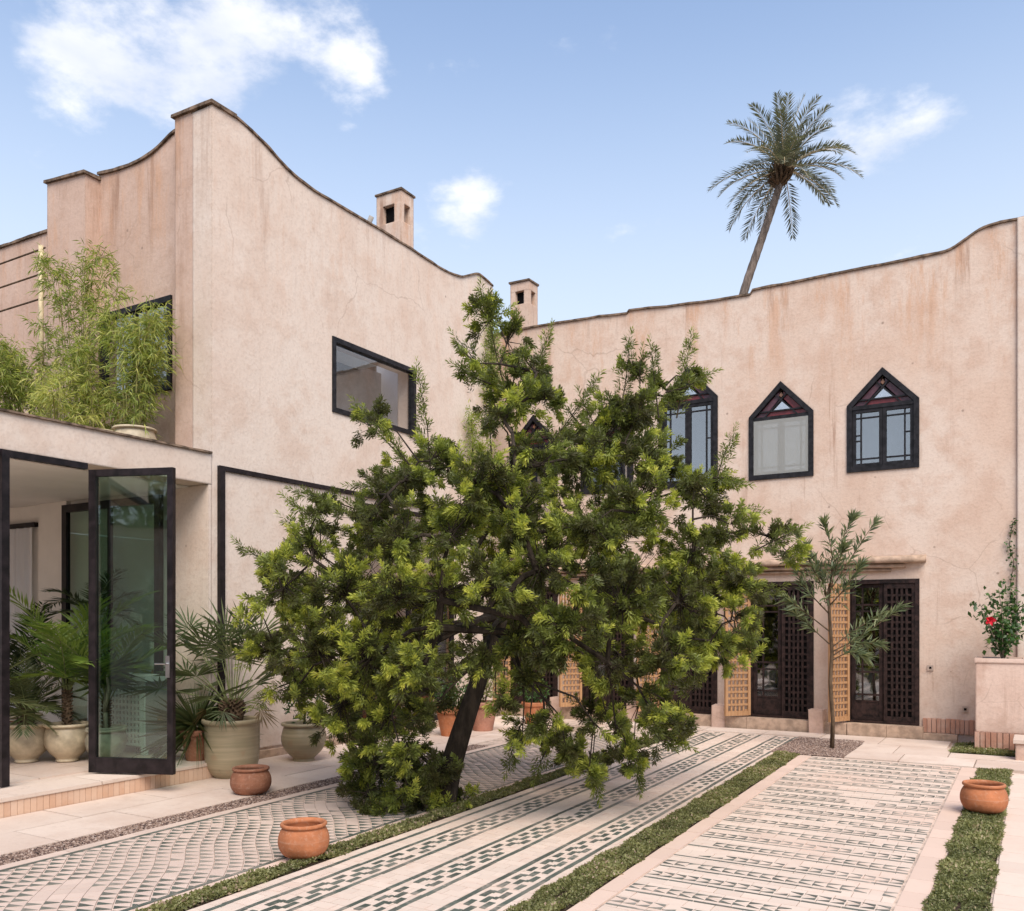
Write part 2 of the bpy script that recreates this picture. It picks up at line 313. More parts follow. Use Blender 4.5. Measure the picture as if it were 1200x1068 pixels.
# ------------------------------------------------------------------ mesh helpers
def tag(o, label=None, cat=None, group=None, kind=None):
    for k, v in (('label', label), ('category', cat), ('group', group), ('kind', kind)):
        if v: o[k] = v
    return o
def empty(name, loc, rz=0):
    o = bpy.data.objects.new(name, None); col.objects.link(o); o.location = loc; o.rotation_euler = (0, 0, rz); o.empty_display_size = .1; return o
def struct(o): o['kind'] = 'structure'; return o
def link(name, me, mat, parent=None, loc=None, rot=None):
    if mat and not me.materials: me.materials.append(MATS[mat])
    o = bpy.data.objects.new(name, me); col.objects.link(o)
    if parent: o.parent = parent
    if loc is not None: o.location = loc
    if rot is not None: o.rotation_euler = rot
    return o
class MB:
    def __init__(s): s.v = []; s.f = []; s.t = []
    def add(s, vs, fs, tint=None):
        b = len(s.v); s.v += [tuple(p) for p in vs]; s.f += [tuple(i + b for i in f) for f in fs]
        if tint is not None: s.t += [tint] * len(vs)
    def box(s, a, b, tint=None, jit=0.):
        x0, y0, z0 = (min(p, q) for p, q in zip(a, b)); x1, y1, z1 = (max(p, q) for p, q in zip(a, b))
        vs = [(x0, y0, z0), (x1, y0, z0), (x1, y1, z0), (x0, y1, z0), (x0, y0, z1), (x1, y0, z1), (x1, y1, z1), (x0, y1, z1)]
        if jit: vs = [tuple(c + random.uniform(-jit, jit) for c in p) for p in vs]
        s.add(vs, [(3, 2, 1, 0), (4, 5, 6, 7), (0, 1, 5, 4), (1, 2, 6, 5), (2, 3, 7, 6), (3, 0, 4, 7)], tint); return s
    def prism(s, poly, z0, z1, tint=None):
        n = len(poly); vs = [(x, y, z0) for x, y in poly] + [(x, y, z1) for x, y in poly]
        s.add(vs, [tuple(range(n, 2 * n))] + [(i, (i + 1) % n, n + (i + 1) % n, n + i) for i in range(n)], tint); return s
    def tube(s, pts, rad, n=8, tint=None, cap=True):
        pts = [Vector(p) for p in pts]; rads = rad if isinstance(rad, (list, tuple)) else [rad] * len(pts)
        vs = []; prev = None
        for i, p in enumerate(pts):
            d = (pts[min(i + 1, len(pts) - 1)] - pts[max(i - 1, 0)])
            d = d.normalized() if d.length > 1e-9 else Vector((0, 0, 1))
            if prev is None: x = d.orthogonal().normalized()
            else:
                x = prev - d * prev.dot(d); x = x.normalized() if x.length > 1e-6 else d.orthogonal().normalized()
            prev = x; y = d.cross(x)
            vs += [p + (x * math.cos(a) + y * math.sin(a)) * rads[i] for a in (2 * math.pi * k / n for k in range(n))]
        fs = [(i * n + k, i * n + (k + 1) % n, (i + 1) * n + (k + 1) % n, (i + 1) * n + k) for i in range(len(pts) - 1) for k in range(n)]
        if cap: fs += [tuple(range(n))[::-1], tuple((len(pts) - 1) * n + k for k in range(n))]
        s.add(vs, fs, tint); return s
    def mesh(s, name, off=None, smooth=False):
        me = bpy.data.meshes.new(name)
        v = s.v if off is None else [(x - off[0], y - off[1], z - off[2]) for x, y, z in s.v]
        me.from_pydata(v, [], s.f)
        if s.t and len(s.t) == len(s.v):
            a = me.attributes.new('tint', 'FLOAT', 'POINT'); a.data.foreach_set('value', np.array(s.t, dtype=np.float32))
        if smooth: me.polygons.foreach_set('use_smooth', [True] * len(me.polygons))
        me.update(); return me
    def build(s, name, mat, parent=None, smooth=False):
        """vertices are in world space; keeps the origin at the parent"""
        off = parent.matrix_basis.translation if parent else None
        if parent and parent.parent: off = off + parent.parent.matrix_basis.translation
        return link(name, s.mesh(name, off, smooth), mat, parent)
def lathe(prof, n=40, wob=0.):
    m = MB(); vs = []
    for (r, z) in prof:
        for k in range(n):
            a = 2 * math.pi * k / n; q = r * (1 + wob * math.sin(2 * a + z * 7))
            vs.append((q * math.cos(a), q * math.sin(a), z))
    fs = [(i * n + k, i * n + (k + 1) % n, (i + 1) * n + (k + 1) % n, (i + 1) * n + k) for i in range(len(prof) - 1) for k in range(n)]
    fs += [tuple(range(n))[::-1]]
    m.add(vs, fs); return m
def smoothcurve(pts, n=6):
    """Catmull-Rom through 2-D or 3-D points"""
    P = [np.array(p, float) for p in pts]; P = [2 * P[0] - P[1]] + P + [2 * P[-1] - P[-2]]; out = []
    for i in range(1, len(P) - 2):
        for k in range(n):
            t = k / n; out.append(.5 * ((2 * P[i]) + (-P[i - 1] + P[i + 1]) * t + (2 * P[i - 1] - 5 * P[i] + 4 * P[i + 1] - P[i + 2]) * t * t + (-P[i - 1] + 3 * P[i] - 3 * P[i + 1] + P[i + 2]) * t ** 3))
    out.append(P[-2]); return [tuple(p) for p in out]
def wall(outline, holes, thick, place):
    """flat wall with openings; outline and holes are (s, z) loops, place(s, z, depth) gives the world point"""
    m = MB(); loops = [outline] + holes; flat = [p for l in loops for p in l]
    tris = tessellate_polygon([[Vector((s, z, 0)) for s, z in l] for l in loops])
    for dep in (0, thick): m.add([place(s, z, dep) for s, z in flat], [tuple(t) for t in tris])
    for l in loops:
        n = len(l)
        m.add([place(s, z, 0) for s, z in l] + [place(s, z, thick) for s, z in l], [(i, (i + 1) % n, n + (i + 1) % n, n + i) for i in range(n)])
    return m
def fixn(o):
    bm = bmesh.new(); bm.from_mesh(o.data); bmesh.ops.remove_doubles(bm, verts=bm.verts, dist=1e-5); bmesh.ops.recalc_face_normals(bm, faces=bm.faces); bm.to_mesh(o.data); bm.free(); return o
def ring(m, outer, inner, place, d0, d1):
    n = len(outer)
    vs = [place(s, z, d0) for s, z in outer] + [place(s, z, d0) for s, z in inner] + [place(s, z, d1) for s, z in outer] + [place(s, z, d1) for s, z in inner]
    fs = []
    for i in range(n):
        j = (i + 1) % n
        fs += [(i, j, n + j, n + i), (2 * n + i, 3 * n + i, 3 * n + j, 2 * n + j), (i, 2 * n + i, 2 * n + j, j), (n + i, n + j, 3 * n + j, 3 * n + i)]
    m.add(vs, fs)
def leaves(name, P, D, S, L, W, tint, mat, parent=None, off=None, droop=.15, mid=.45):
    """many rhombic leaves; P base, D direction, S side vector, arrays of shape (n,3)"""
    P, D, S = (np.asarray(a, float) for a in (P, D, S)); L = np.asarray(L, float).reshape(-1, 1); W = np.asarray(W, float).reshape(-1, 1); n = len(P)
    N = np.cross(D, S)
    M = P + D * L * mid
    v = np.empty((n, 4, 3)); v[:, 0] = P; v[:, 1] = M + S * W * .5 + N * W * .18; v[:, 2] = P + D * L - np.array([0, 0, 1.]) * L * droop; v[:, 3] = M - S * W * .5 + N * W * .18
    if off is not None: v -= np.array(off).reshape(1, 1, 3)
    me = bpy.data.meshes.new(name); me.vertices.add(n * 4); me.vertices.foreach_set('co', v.reshape(-1).astype(np.float32))
    idx = np.arange(n)[:, None] * 4 + np.array([0, 1, 2, 0, 2, 3])[None]
    me.loops.add(n * 6); me.loops.foreach_set('vertex_index', idx.reshape(-1).astype(np.int32))
    me.polygons.add(n * 2); me.polygons.foreach_set('loop_start', np.arange(0, n * 6, 3, dtype=np.int32)); me.polygons.foreach_set('loop_total', np.full(n * 2, 3, dtype=np.int32))
    a = me.attributes.new('tint', 'FLOAT', 'POINT'); a.data.foreach_set('value', np.repeat(np.asarray(tint, np.float32), 4))
    me.update(calc_edges=True)
    return link(name, me, mat, parent)
def unit(a): a = np.asarray(a, float); return a / np.maximum(np.linalg.norm(a, axis=-1, keepdims=True), 1e-9)
def perp(D):
    r = rng.normal(size=D.shape); return unit(np.cross(D, r))

# ------------------------------------------------------------------ the ground and its paving
def proj(x, y, z=0):
    d = x * FX[0] + y * FX[1]; a = x * RX[0] + y * RX[1]
    return (600 + FPX * a / d, 728 - FPX * (z - CAMZ) / d, d) if d > .2 else (-9e3, 9e3, d)
def seen(x, y):
    u, v, d = proj(x, y); return -10 < u < 1210 and v < 1080
g = MB().box((-300, -300, -.6), (300, 300, -.03)).build('ground', 'earth'); struct(g)
SH = .03
def shx(x, y): return x - SH * (y - 4.5) * min(1, max(0, (-.56 - x) / 1.86))
def sheet(name, mat, x0, x1, y0, y1, z, shear=True, ny=12, jag=0.):
    m = MB(); ys = [y0 + (y1 - y0) * i / ny for i in range(ny + 1)]; f = shx if shear else (lambda x, y: x)
    vs = [p for y in ys for p in ((f(x0, y) + random.uniform(-jag, jag), y, z), (f(x1, y) + random.uniform(-jag, jag), y, z))]
    m.add(vs, [(2 * i, 2 * i + 1, 2 * i + 3, 2 * i + 2) for i in range(ny)])
    b = len(vs); m.add([(x, y, z - .06) for x, y, _ in vs], [])
    m.add([(vs[2 * i][0], vs[2 * i][1], z) for i in range(ny + 1)] + [(vs[2 * i][0], vs[2 * i][1], z - .06) for i in range(ny + 1)], [(i, i + 1, ny + 2 + i, ny + 1 + i) for i in range(ny)])
    m.add([(vs[2 * i + 1][0], vs[2 * i + 1][1], z) for i in range(ny + 1)] + [(vs[2 * i + 1][0], vs[2 * i + 1][1], z - .06) for i in range(ny + 1)], [(i, i + 1, ny + 2 + i, ny + 1 + i) for i in range(ny)])
    return struct(m.build(name, mat))
def emit(polys, z0, z1, mat, parent, name, limit=300):
    """polygons of inlay tiles: the ones that show largest singly, the rest joined"""
    P = []
    for p in polys:
        cx = sum(q[0] for q in p) / len(p); cy = sum(q[1] for q in p) / len(p); P.append((0 if seen(cx, cy) else 1, proj(cx, cy)[2], p))
    P.sort(key=lambda t: (t[0], t[1])); rest = MB()
    for i, (s, d, p) in enumerate(P):
        dz = random.uniform(-.0006, .0006)
        if i < limit: MB().prism(p, z0, z1 + dz, random.random()).build(name, mat, parent)
        else: rest.prism(p, z0, z1 + dz, random.random())
    if rest.v: tag(rest.build('far_' + name + 's', mat, parent), kind='stuff')
def shp(poly): return [(shx(x, y), y) for x, y in poly]
def clipx(poly, a, b):
    """keep the polygon between x=a and x=b"""
    def cut(P, side, lim):
        out = []
        for i in range(len(P)):
            p, q = P[i], P[(i + 1) % len(P)]; ip = (p[0] - lim) * side >= 0; iq = (q[0] - lim) * side >= 0
            if ip: out.append(p)
            if ip != iq:
                t = (lim - p[0]) / (q[0] - p[0]); out.append((lim, p[1] + t * (q[1] - p[1])))
        return out
    P = cut(poly, 1, a)
    return cut(P, -1, b) if len(P) > 2 else []
def quad(x0, x1, y0, y1, j=.003):
    r = lambda: random.uniform(-j, j)
    return [(x0 + r(), y0 + r()), (x1 + r(), y0 + r()), (x1 + r(), y1 + r()), (x0 + r(), y1 + r())]
def field(x0, x1, y0, y1, w, h, z1, mat, parent, name='pale_tiles', shear=True, gap=.004, stag=True):
    """pale running-bond tiles between the inlays, joined"""
    m = MB(); y = y0; row = 0
    while y < y1 - 1e-6:
        hh = min(h, y1 - y); x = x0 - (w * .5 if (row % 2 and stag) else 0)
        while x < x1 - 1e-6:
            a, b = max(x, x0), min(x + w, x1)
            if b - a > .01:
                p = quad(a + gap / 2, b - gap / 2, y + gap / 2, y + hh - gap / 2, .0015)
                m.prism(shp(p) if shear else p, z1 - .012, z1 + random.uniform(-.0012, .0008), random.random())
            x += w
        y += hh; row += 1
    return tag(m.build(name, mat, parent), kind='stuff')

YN = 2.2
# path of triangle inlays beside the pebbles
pa = sheet('triangle_tile_path', 'mortar', -6.36, -4.60, YN, 12.4, .002)
T = .104; c45 = math.sqrt(.5); greens = []; pale = MB()
lo, hi = -6.20, -4.76
for i in range(-140, 140):
    for j in range(-140, 140):
        bx, by = i * T, j * T                      # grid turned by 45 degrees: a along the spine (-x,+y), b across it (+x,+y)
        def w(a, b):
            b = b + .016 * math.sin(a * 5.2); return (-5.4 + (-a + b) * c45, 7 + (a + b) * c45)
        cx, cy = w(bx + T / 2, by + T / 2)
        if not (lo - .08 < cx < hi + .08 and YN < cy < 12.3): continue
        blank = noise.noise(Vector((cx * 1.3, cy * 1.3, 3.3))) > .5
        sw = .006 * math.sin(cx * 5)
        g1, g2 = .002, T - .002
        tri = [w(bx + g1 + .012, by + g1 + .004), w(bx + g1 + random.uniform(.010, .03), by + g2 - .002), w(bx + g2 - random.uniform(.016, .03), by + g1 + .003)]
        tri = [(x + random.uniform(-.002, .002), y + random.uniform(-.002, .002) + sw) for x, y in tri][::-1]
        sq = clipx([w(bx + g1, by + g1), w(bx + g2, by + g1), w(bx + g2, by + g2), w(bx + g1, by + g2)], lo, hi)
        if len(sq) > 2: pale.prism(shp(sq)[::-1], 0, .0095 + random.uniform(-.0008, .0008), random.random())
        t3 = clipx(tri, lo, hi)
        if len(t3) > 2 and not blank and random.random() > .03: greens.append(shp(t3))
fl = tag(pale.build('pale_tiles', 'tile_rose', pa), kind='stuff'); fixn(fl)
emit(greens, .003, .0122, 'tile_green', pa, 'green_tile')
lines = []
for x in (-6.225, -4.735):
    y = YN
    while y < 12.3:
        l = random.uniform(.24, .36); lines.append(shp(quad(x - .016, x + .016, y, min(y + l - .004, 12.38), .002))); y += l
emit(lines, .003, .0118, 'tile_green', pa, 'border_tile', 60)
field(-6.355, -6.245, YN, 12.4, .11, .3, .0105, 'tile_rose', pa, 'edge_tiles', stag=False)
field(-4.715, -4.61, YN, 12.4, .105, .3, .0105, 'tile_pink', pa, 'edge_tiles', stag=False)

# path of stepped dashes between green lines
pb = sheet('stepped_tile_path', 'mortar', -4.42, -2.70, YN, 13.55, .002)
dk = []; bars = []
for x in (-4.30, -4.13, -3.865, -3.61, -3.325, -3.08, -2.80):
    y = YN + random.uniform(0, .2)
    while y < 13.4:
        l = random.uniform(.22, .42); o = random.uniform(-.004, .004)
        bars.append(shp(quad(x - .019 + o, x + .019 + o, y, min(y + l - .005, 13.5), .003))); y += l
for x0, x1 in ((-4.13, -3.865), (-3.61, -3.325), (-3.08, -2.80)):
    w0 = (x1 - x0); ra, rb, rc = x0 + w0 * .29, x0 + w0 * .51, x0 + w0 * .73; P = .208; k = 0; y = YN
    while y < 13.3:
        for xr, o in ((ra, 0), (rb, .5), (rc, .04)):
            if random.random() < .04: continue
            a = y + o * P + random.uniform(-.008, .008); l = .118 + random.uniform(-.012, .012)
            dk.append(shp(quad(xr - .021, xr + .021, a, a + l, .004)))
        a = y + .5 * P
        if k % 2 == 0: dk.append(shp(quad(rb - .052, rb - .024, a - .02, a + .026, .003)))
        else: dk.append(shp(quad(rb + .024, rb + .052, a + .085, a + .131, .003)))
        y += P; k += 1
field(-4.41, -2.71, YN, 13.54, .145, .1, .0096, 'tile_cream', pb)
emit(bars, .003, .0121, 'tile_green', pb, 'line_tile', 200)
emit(dk, .003, .0124, 'tile_green', pb, 'dash_tile', 300)

# path of cross rows with chevrons
pc = sheet('chevron_tile_path', 'mortar', -2.42, -.56, YN, 11.76, .002)
pc_lo, pc_hi = -2.26, -.74
field(-2.41, -2.275, YN, 11.75, .135, .30, .0104, 'tile_pink', pc, 'edge_tiles', stag=False)
field(-.725, -.57, YN, 11.75, .155, .33, .0104, 'tile_pink', pc, 'edge_tiles', stag=False)
field(pc_lo, pc_hi, YN, 11.75, .17, .118, .0094, 'tile_cream', pc)
bars = []; ch = []; y = 2.35; k = 0
while y < 11.6:
    x = pc_lo; ph = noise.noise(Vector((y * 3, 1, 1))) * .01
    while x < pc_hi - .02:
        l = min(random.uniform(.16, .30), pc_hi - x)
        if random.random() > .06: bars.append(shp(quad(x + .002, x + l - .002, y + ph - .0105, y + ph + .0105, .003)))
        x += l
    n = 18; tw = (pc_hi - pc_lo) / n; b0 = y + .06; bh = .10
    for i in range(n):
        x0 = pc_lo + i * tw + .003; x1 = x0 + tw - .006; m_ = b0 + bh / 2
        if noise.noise(Vector((x0 * 1.1, y * 1.1, 9))) > .5: continue
        r = lambda: random.uniform(-.003, .003)
        if k % 2: t1 = [(x0, b0), (x1, b0 + r()), (x0 + r(), m_ - .008)]; t2 = [(x0, b0 + bh), (x0 + r(), m_ + .008), (x1, b0 + bh + r())]
        else: t1 = [(x0, b0), (x1, b0 + r()), (x1 + r(), m_ - .008)]; t2 = [(x0, b0 + bh), (x1 + r(), m_ + .008), (x1, b0 + bh + r())]
        for t in (t1, t2):
            if random.random() > .05: ch.append(shp(t))
    y += .315 + (.03 if k % 3 == 0 else 0); k += 1
emit(bars, .003, .0118, 'tile_slate', pc, 'line_tile', 160)
emit(ch, .003, .0121, 'tile_slate', pc, 'chevron_tile', 300)

# plain tile path on the right
pd = struct(sheet('pale_tile_path', 'mortar', -.235, 2.6, YN, 11.6, .002, shear=False))
field(-.22, -.02, YN, 11.59, .2, .30, .0104, 'tile_cream', pd, 'edge_tiles', False, stag=False)
field(-.015, 2.59, YN, 11.59, .17, .17, .0098, 'tile_rose', pd, 'pale_tiles', False)
dd = []
y = 2.5
while y < 11.3:
    for x in np.arange(.03, 2.4, .34):
        for r_ in range(3): dd.append(quad(x, x + .13, y + r_ * .05, y + r_ * .05 + .024, .003))
    y += .36
emit(dd, .003, .0118, 'tile_slate', pd, 'dash_tile', 20)

# stone slabs: along the left house, and across the back
def slabs(parent, rows, z, name='slab', gap=.012):
    for poly in rows:
        MB().prism(poly, -.028, z + random.uniform(-.003, .002)).build(name, 'paving_stone', parent)
pl = struct(MB().box((-8.45, YN, -.029), (-6.60, 14.0, -.012)).build('stone_path', 'mortar'))
rows = []; y = YN
ys = [2.2, 3.05, 4.15, 5.05, 6.3, 7.2, 8.1, 9.3, 10.4, 11.5, 12.6, 13.9]
for i in range(len(ys) - 1):
    rows.append([(-7.24, ys[i] + .006), (shx(-6.645, ys[i]) + .02, ys[i] + .006), (shx(-6.645, ys[i + 1]) + .02, ys[i + 1] - .006), (-7.24, ys[i + 1] - .006)])
ys = [2.2, 3.6, 4.75, 5.7, 6.75, 7.9, 8.8, 9.9, 11.0, 12.2, 13.9]
for i in range(len(ys) - 1):
    xl = -7.83 if ys[i] < 6.7 else -8.42
    rows.append([(xl, ys[i] + .005), (-7.252, ys[i] + .005), (-7.252, ys[i + 1] - .006), (xl, ys[i + 1] - .006)])
slabs(pl, rows, .014)
px_ = struct(MB().box((-6.3, 11.79, -.029), (2.6, 14.12, -.012)).build('cross_path', 'mortar'))
rows = []
def rc(a, b, c, d): return [(a, c), (b, c), (b, d), (a, d)]
xs = [-2.09, -1.45, -.62, .4, 1.5, 2.6]
for i in range(5): rows.append(rc(xs[i] + .006, xs[i + 1] - .006, 11.80, 12.45))
xs = [-2.09, -1.6, -.95, .1, 1.2, 2.6]
for i in range(5): rows.append(rc(xs[i] + .006, xs[i + 1] - .006, 12.462, 13.3) if i not in (2,) else rc(xs[i] + .006, xs[i + 1] - .006, 12.462, 12.9))
xs = [-6.3, -5.4, -4.55, -3.6, -2.75, -1.9, -1.02]
for i in range(6): rows.append(rc(xs[i] + .006, xs[i + 1] - .006, 13.60 if i < 4 else 13.31, 14.11))
slabs(px_, rows, .016)

# pebbles
def pebbles(name, label, x0, x1, y0, y1, n, shear, z=0., smin=.012, smax=.026, base='soil'):
    b = sheet(name + '_bed', base, x0, x1, y0, y1, z - .01, shear=shear, ny=6)
    r = n; X = rng.uniform(x0, x1, r); Y = rng.uniform(y0, y1, r)
    if shear: X = X - SH * (Y - 4.5)
    s = rng.uniform(smin, smax, r); a = rng.uniform(0, 6.28, r); e = rng.uniform(.6, 1, r)
    base_v = np.array([(1, 0, 0), (0, 1, 0), (-1, 0, 0), (0, -1, 0), (.1, 0, .75), (.5, .5, .45), (-.5, .5, .45), (-.5, -.5, .45), (.5, -.5, .45)])
    V = np.repeat(base_v[None], r, 0) * s[:, None, None] * .55; V[:, :, 1] *= e[:, None]
    c, sn = np.cos(a)[:, None], np.sin(a)[:, None]; vx = V[:, :, 0] * c - V[:, :, 1] * sn; vy = V[:, :, 0] * sn + V[:, :, 1] * c
    V = np.stack([vx + X[:, None], vy + Y[:, None], V[:, :, 2] + z - .008 + rng.uniform(0, .008, r)[:, None]], -1)
    fs = [(0, 5, 4), (5, 1, 4), (1, 6, 4), (6, 2, 4), (2, 7, 4), (7, 3, 4), (3, 8, 4), (8, 0, 4), (0, 1, 5), (1, 2, 6), (2, 3, 7), (3, 0, 8)]
    me = bpy.data.meshes.new(name); F = np.array(fs)[None] + np.arange(r)[:, None, None] * 9
    nf = r * 12; me.vertices.add(r * 9); me.vertices.foreach_set('co', V.reshape(-1).astype(np.float32)); me.loops.add(nf * 3); me.loops.foreach_set('vertex_index', F.reshape(-1).astype(np.int32))
    me.polygons.add(nf); me.polygons.foreach_set('loop_start', np.arange(0, nf * 3, 3, dtype=np.int32)); me.polygons.foreach_set('loop_total', np.full(nf, 3, np.int32))
    at_ = me.attributes.new('tint', 'FLOAT', 'POINT'); at_.data.foreach_set('value', np.repeat(rng.uniform(0, 1, r), 9).astype(np.float32)); me.update(calc_edges=True)
    o = link(name, me, 'pebble'); tag(o, label, 'pebbles', kind='stuff'); return o
pebbles('pebble_strip', 'brown pebbles in the long strip beside the stone slabs', -6.63, -6.375, YN, 10.4, 15000, True, z=.006)
pebbles('gravel_bed', 'pinkish gravel round the foot of the young slender tree', -3.03, -2.10, 11.80, 13.56, 14000, False, z=.012, smin=.012, smax=.028)
sheet('path_kerb', 'mortar', -6.66, -6.36, 10.4, 13.9, .006)

# planted strips between the paths
def cover(name, label, x0, x1, y0, y1, n, mat, h=.05, shear=True, lmin=.014, lmax=.03, wid=.5, cat='ground cover', edge=.03):
    sheet(name + '_soil', 'soil', x0 - .004, x1 + .004, y0, y1, .004, shear=shear, ny=8)
    Y = rng.uniform(y0, y1, n); X = rng.uniform(x0, x1, n)
    eg = np.array([noise.noise(Vector((0, yy * 3.1, 5))) for yy in Y]) * edge * 1.5
    X = x0 - edge * .6 + (X - x0) * (1 + edge * 1.2 / (x1 - x0)) + eg * np.sign(X - (x0 + x1) / 2)
    H = np.array([.55 + .5 * noise.noise(Vector((a * 4.5, b * 4.5, 0))) + .4 * noise.noise(Vector((a * 13, b * 13, 2))) for a, b in zip(X, Y)])
    t = np.clip(np.abs(X - (x0 + x1) / 2) / ((x1 - x0) / 2 + edge), 0, 1); H = np.clip(H, .12, 1.3) * (1 - .55 * t ** 4)
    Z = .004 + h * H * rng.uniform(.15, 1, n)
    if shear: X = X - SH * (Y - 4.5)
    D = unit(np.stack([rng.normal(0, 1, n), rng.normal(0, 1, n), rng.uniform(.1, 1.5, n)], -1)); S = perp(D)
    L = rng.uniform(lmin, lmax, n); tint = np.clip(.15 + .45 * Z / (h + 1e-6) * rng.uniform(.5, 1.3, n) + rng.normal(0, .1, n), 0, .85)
    patch = np.array([noise.noise(Vector((a * 2.1 + 7, b * 2.1, 1))) + .6 * noise.noise(Vector((a * 9, b * 9, 4))) for a, b in zip(X, Y)]); tint = np.clip(tint + .28 * patch, 0, .9); tint = np.where(rng.random(n) < .05 + .22 * np.clip(patch, 0, 1), .97, tint); L = L * (1 + .5 * np.clip(patch, -.6, .8)); kp = rng.random(n) > .55 * np.clip(patch - .15, 0, 1); X, Y, Z, D, S, L, tint = X[kp], Y[kp], Z[kp], D[kp], S[kp], L[kp], tint[kp]
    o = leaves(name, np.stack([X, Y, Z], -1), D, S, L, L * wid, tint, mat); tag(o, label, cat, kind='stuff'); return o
cover('ground_cover_strip', 'low green groundcover strip running under the big shrubby tree', -4.60, -4.44, YN + .2, 13.3, 44000, 'ground_cover', .06, lmax=.034)
cover('ground_cover_strip', 'low reddish green groundcover strip beside the chevron path and stepped path', -2.69, -2.435, YN + .2, 11.75, 62000, 'ground_cover', .05)
cover('grass_strip', 'short green grass strip that holds a terracotta bowl beside the pale path', -.545, -.25, YN + .2, 11.72, 60000, 'lawn', .045, shear=False, lmin=.016, lmax=.04, wid=.35, cat='grass')
cover('grass_patch', 'green grass patch round the brick foot of the plaster planter', -.93, .5, 12.92, 13.9, 20000, 'lawn', .08, shear=False, lmin=.02, lmax=.05, wid=.3, cat='grass')
# ------------------------------------------------------------------ house across the back (facade plane y = FY)
FY = 14.35
hb = empty('plaster_house', (-4.5, FY, 0)); tag(hb, 'pink plaster house with pointed black windows and lattice doors behind the courtyard', 'house')
CXS = (-1.98, -3.50, -5.05, -6.55, -8.05)
top = smoothcurve([(1.6, 7.46), (-.2, 7.43), (-.45, 7.42), (-.68, 7.38), (-.9, 7.26), (-1.12, 7.17), (-1.6, 7.15), (-2.4, 7.15), (-3.3, 7.14), (-3.95, 7.14)], 4)
top += smoothcurve([(-3.99, 7.075), (-4.8, 7.10), (-5.6, 7.16), (-6.12, 7.20)], 4) + smoothcurve([(-6.16, 7.155), (-6.9, 7.20), (-8, 7.23), (-11.5, 7.24)], 4)
top = [(x, z + .012 * noise.noise(Vector((x * 2.3, 0, 0)))) for x, z in top]
def win_shape(cx, hw, z0, zs, za): return [(cx - hw, z0), (cx + hw, z0), (cx + hw, zs), (cx, za), (cx - hw, zs)]
WIN = {}
for i, cx in enumerate(CXS): WIN[cx] = (.51, 4.04, 5.07, 5.60) if i != 2 else (.52, 4.02, 5.50, 6.05)
holes = [win_shape(cx, WIN[cx][0] - .01, WIN[cx][1] + .01, WIN[cx][2], WIN[cx][3] - .012) for cx in CXS]
DTOP = 2.37
holes += [[(cx - .5, .20), (cx + .5, .20), (cx + .5, DTOP), (cx - .5, DTOP)] for cx in CXS]
outline = [(-11.5, -.03), (1.6, -.03)] + top
pf = lambda s, z, d: (s, FY + d, z)
w = fixn(wall(outline, holes, .36, pf).build('wall', 'plaster_pink', hb))
m = MB().box((-11.5, FY + .36, -.03), (-11.2, 21, 7.0)).box((1.3, FY + .36, -.03), (1.6, 21, 7.0)).box((-11.2, 20.7, -.03), (1.3, 21, 7.0)); m.build('side_walls', 'plaster_pink', hb)
MB().box((-11.19, FY + .37, 6.55), (1.29, 20.69, 6.75)).build('roof', 'coping', hb)
MB().box((-11.19, FY + 1.0, -.02), (1.29, FY + 1.1, 6.54)).box((-11.19, FY + .37, 3.1), (1.29, FY + .99, 3.25)).build('dark_backing', 'unlit_room', hb)  # near-black backing painted as the unlit rooms behind windows and doors
def coping(pts, wd0, wd1, h, place, name, mat, parent, step=.16):
    m = MB(); P = []
    for i in range(len(pts) - 1):
        a, b = np.array(pts[i]), np.array(pts[i + 1]); n = max(1, int(np.linalg.norm(b - a) / step))
        P += [a + (b - a) * k / n for k in range(n)]
    P.append(np.array(pts[-1])); vs = []
    for i, (s, z) in enumerate(P):
        j = lambda k: .009 * noise.noise(Vector((s * 5 + k * 9, z, k)))
        vs += [place(s, z - .004, wd0 + j(1)), place(s, z - .004, wd1), place(s, z + h + j(2), wd1), place(s, z + h * .9 + j(3), wd0 + .004 + j(1))]
    fs = [(4 * i + k, 4 * i + (k + 1) % 4, 4 * i + 4 + (k + 1) % 4, 4 * i + 4 + k) for i in range(len(P) - 1) for k in range(4)]
    fs += [(0, 1, 2, 3), tuple(4 * (len(P) - 1) + k for k in range(4))]
    m.add(vs, fs); return fixn(m.build(name, mat, parent))
coping(top, -.03, .40, .032, pf, 'coping', 'coping', hb)
# pilaster at the right end
pil = [(-.205, -.02), (1.58, -.02), (1.58, 7.47), (.2, 7.455), (-.205, 7.44)]
fixn(wall(pil, [], .04, lambda s, z, d: (s, FY - .04 + d, z)).build('pilaster', 'plaster_pale', hb))
# windows
def offset_poly(poly, d):
    n = len(poly); out = []
    for i in range(n):
        p0, p1, p2 = (np.array(poly[k % n], float) for k in (i - 1, i, i + 1))
        e1 = (p1 - p0) / np.linalg.norm(p1 - p0); e2 = (p2 - p1) / np.linalg.norm(p2 - p1)
        n1 = np.array([-e1[1], e1[0]]); n2 = np.array([-e2[1], e2[0]]); b = n1 + n2; b /= np.dot(b, n1); out.append(tuple(p1 + b * d))
    return out
def bar(m, a, b, w, place, d0, d1):
    a, b = np.array(a, float), np.array(b, float); e = (b - a) / np.linalg.norm(b - a); q = np.array([-e[1], e[0]]) * w / 2
    c = [a - q, b - q, b + q, a + q]
    m.add([place(s, z, d0) for s, z in c] + [place(s, z, d1) for s, z in c], [(0, 1, 2, 3), (7, 6, 5, 4), (0, 4, 5, 1), (1, 5, 6, 2), (2, 6, 7, 3), (3, 7, 4, 0)])
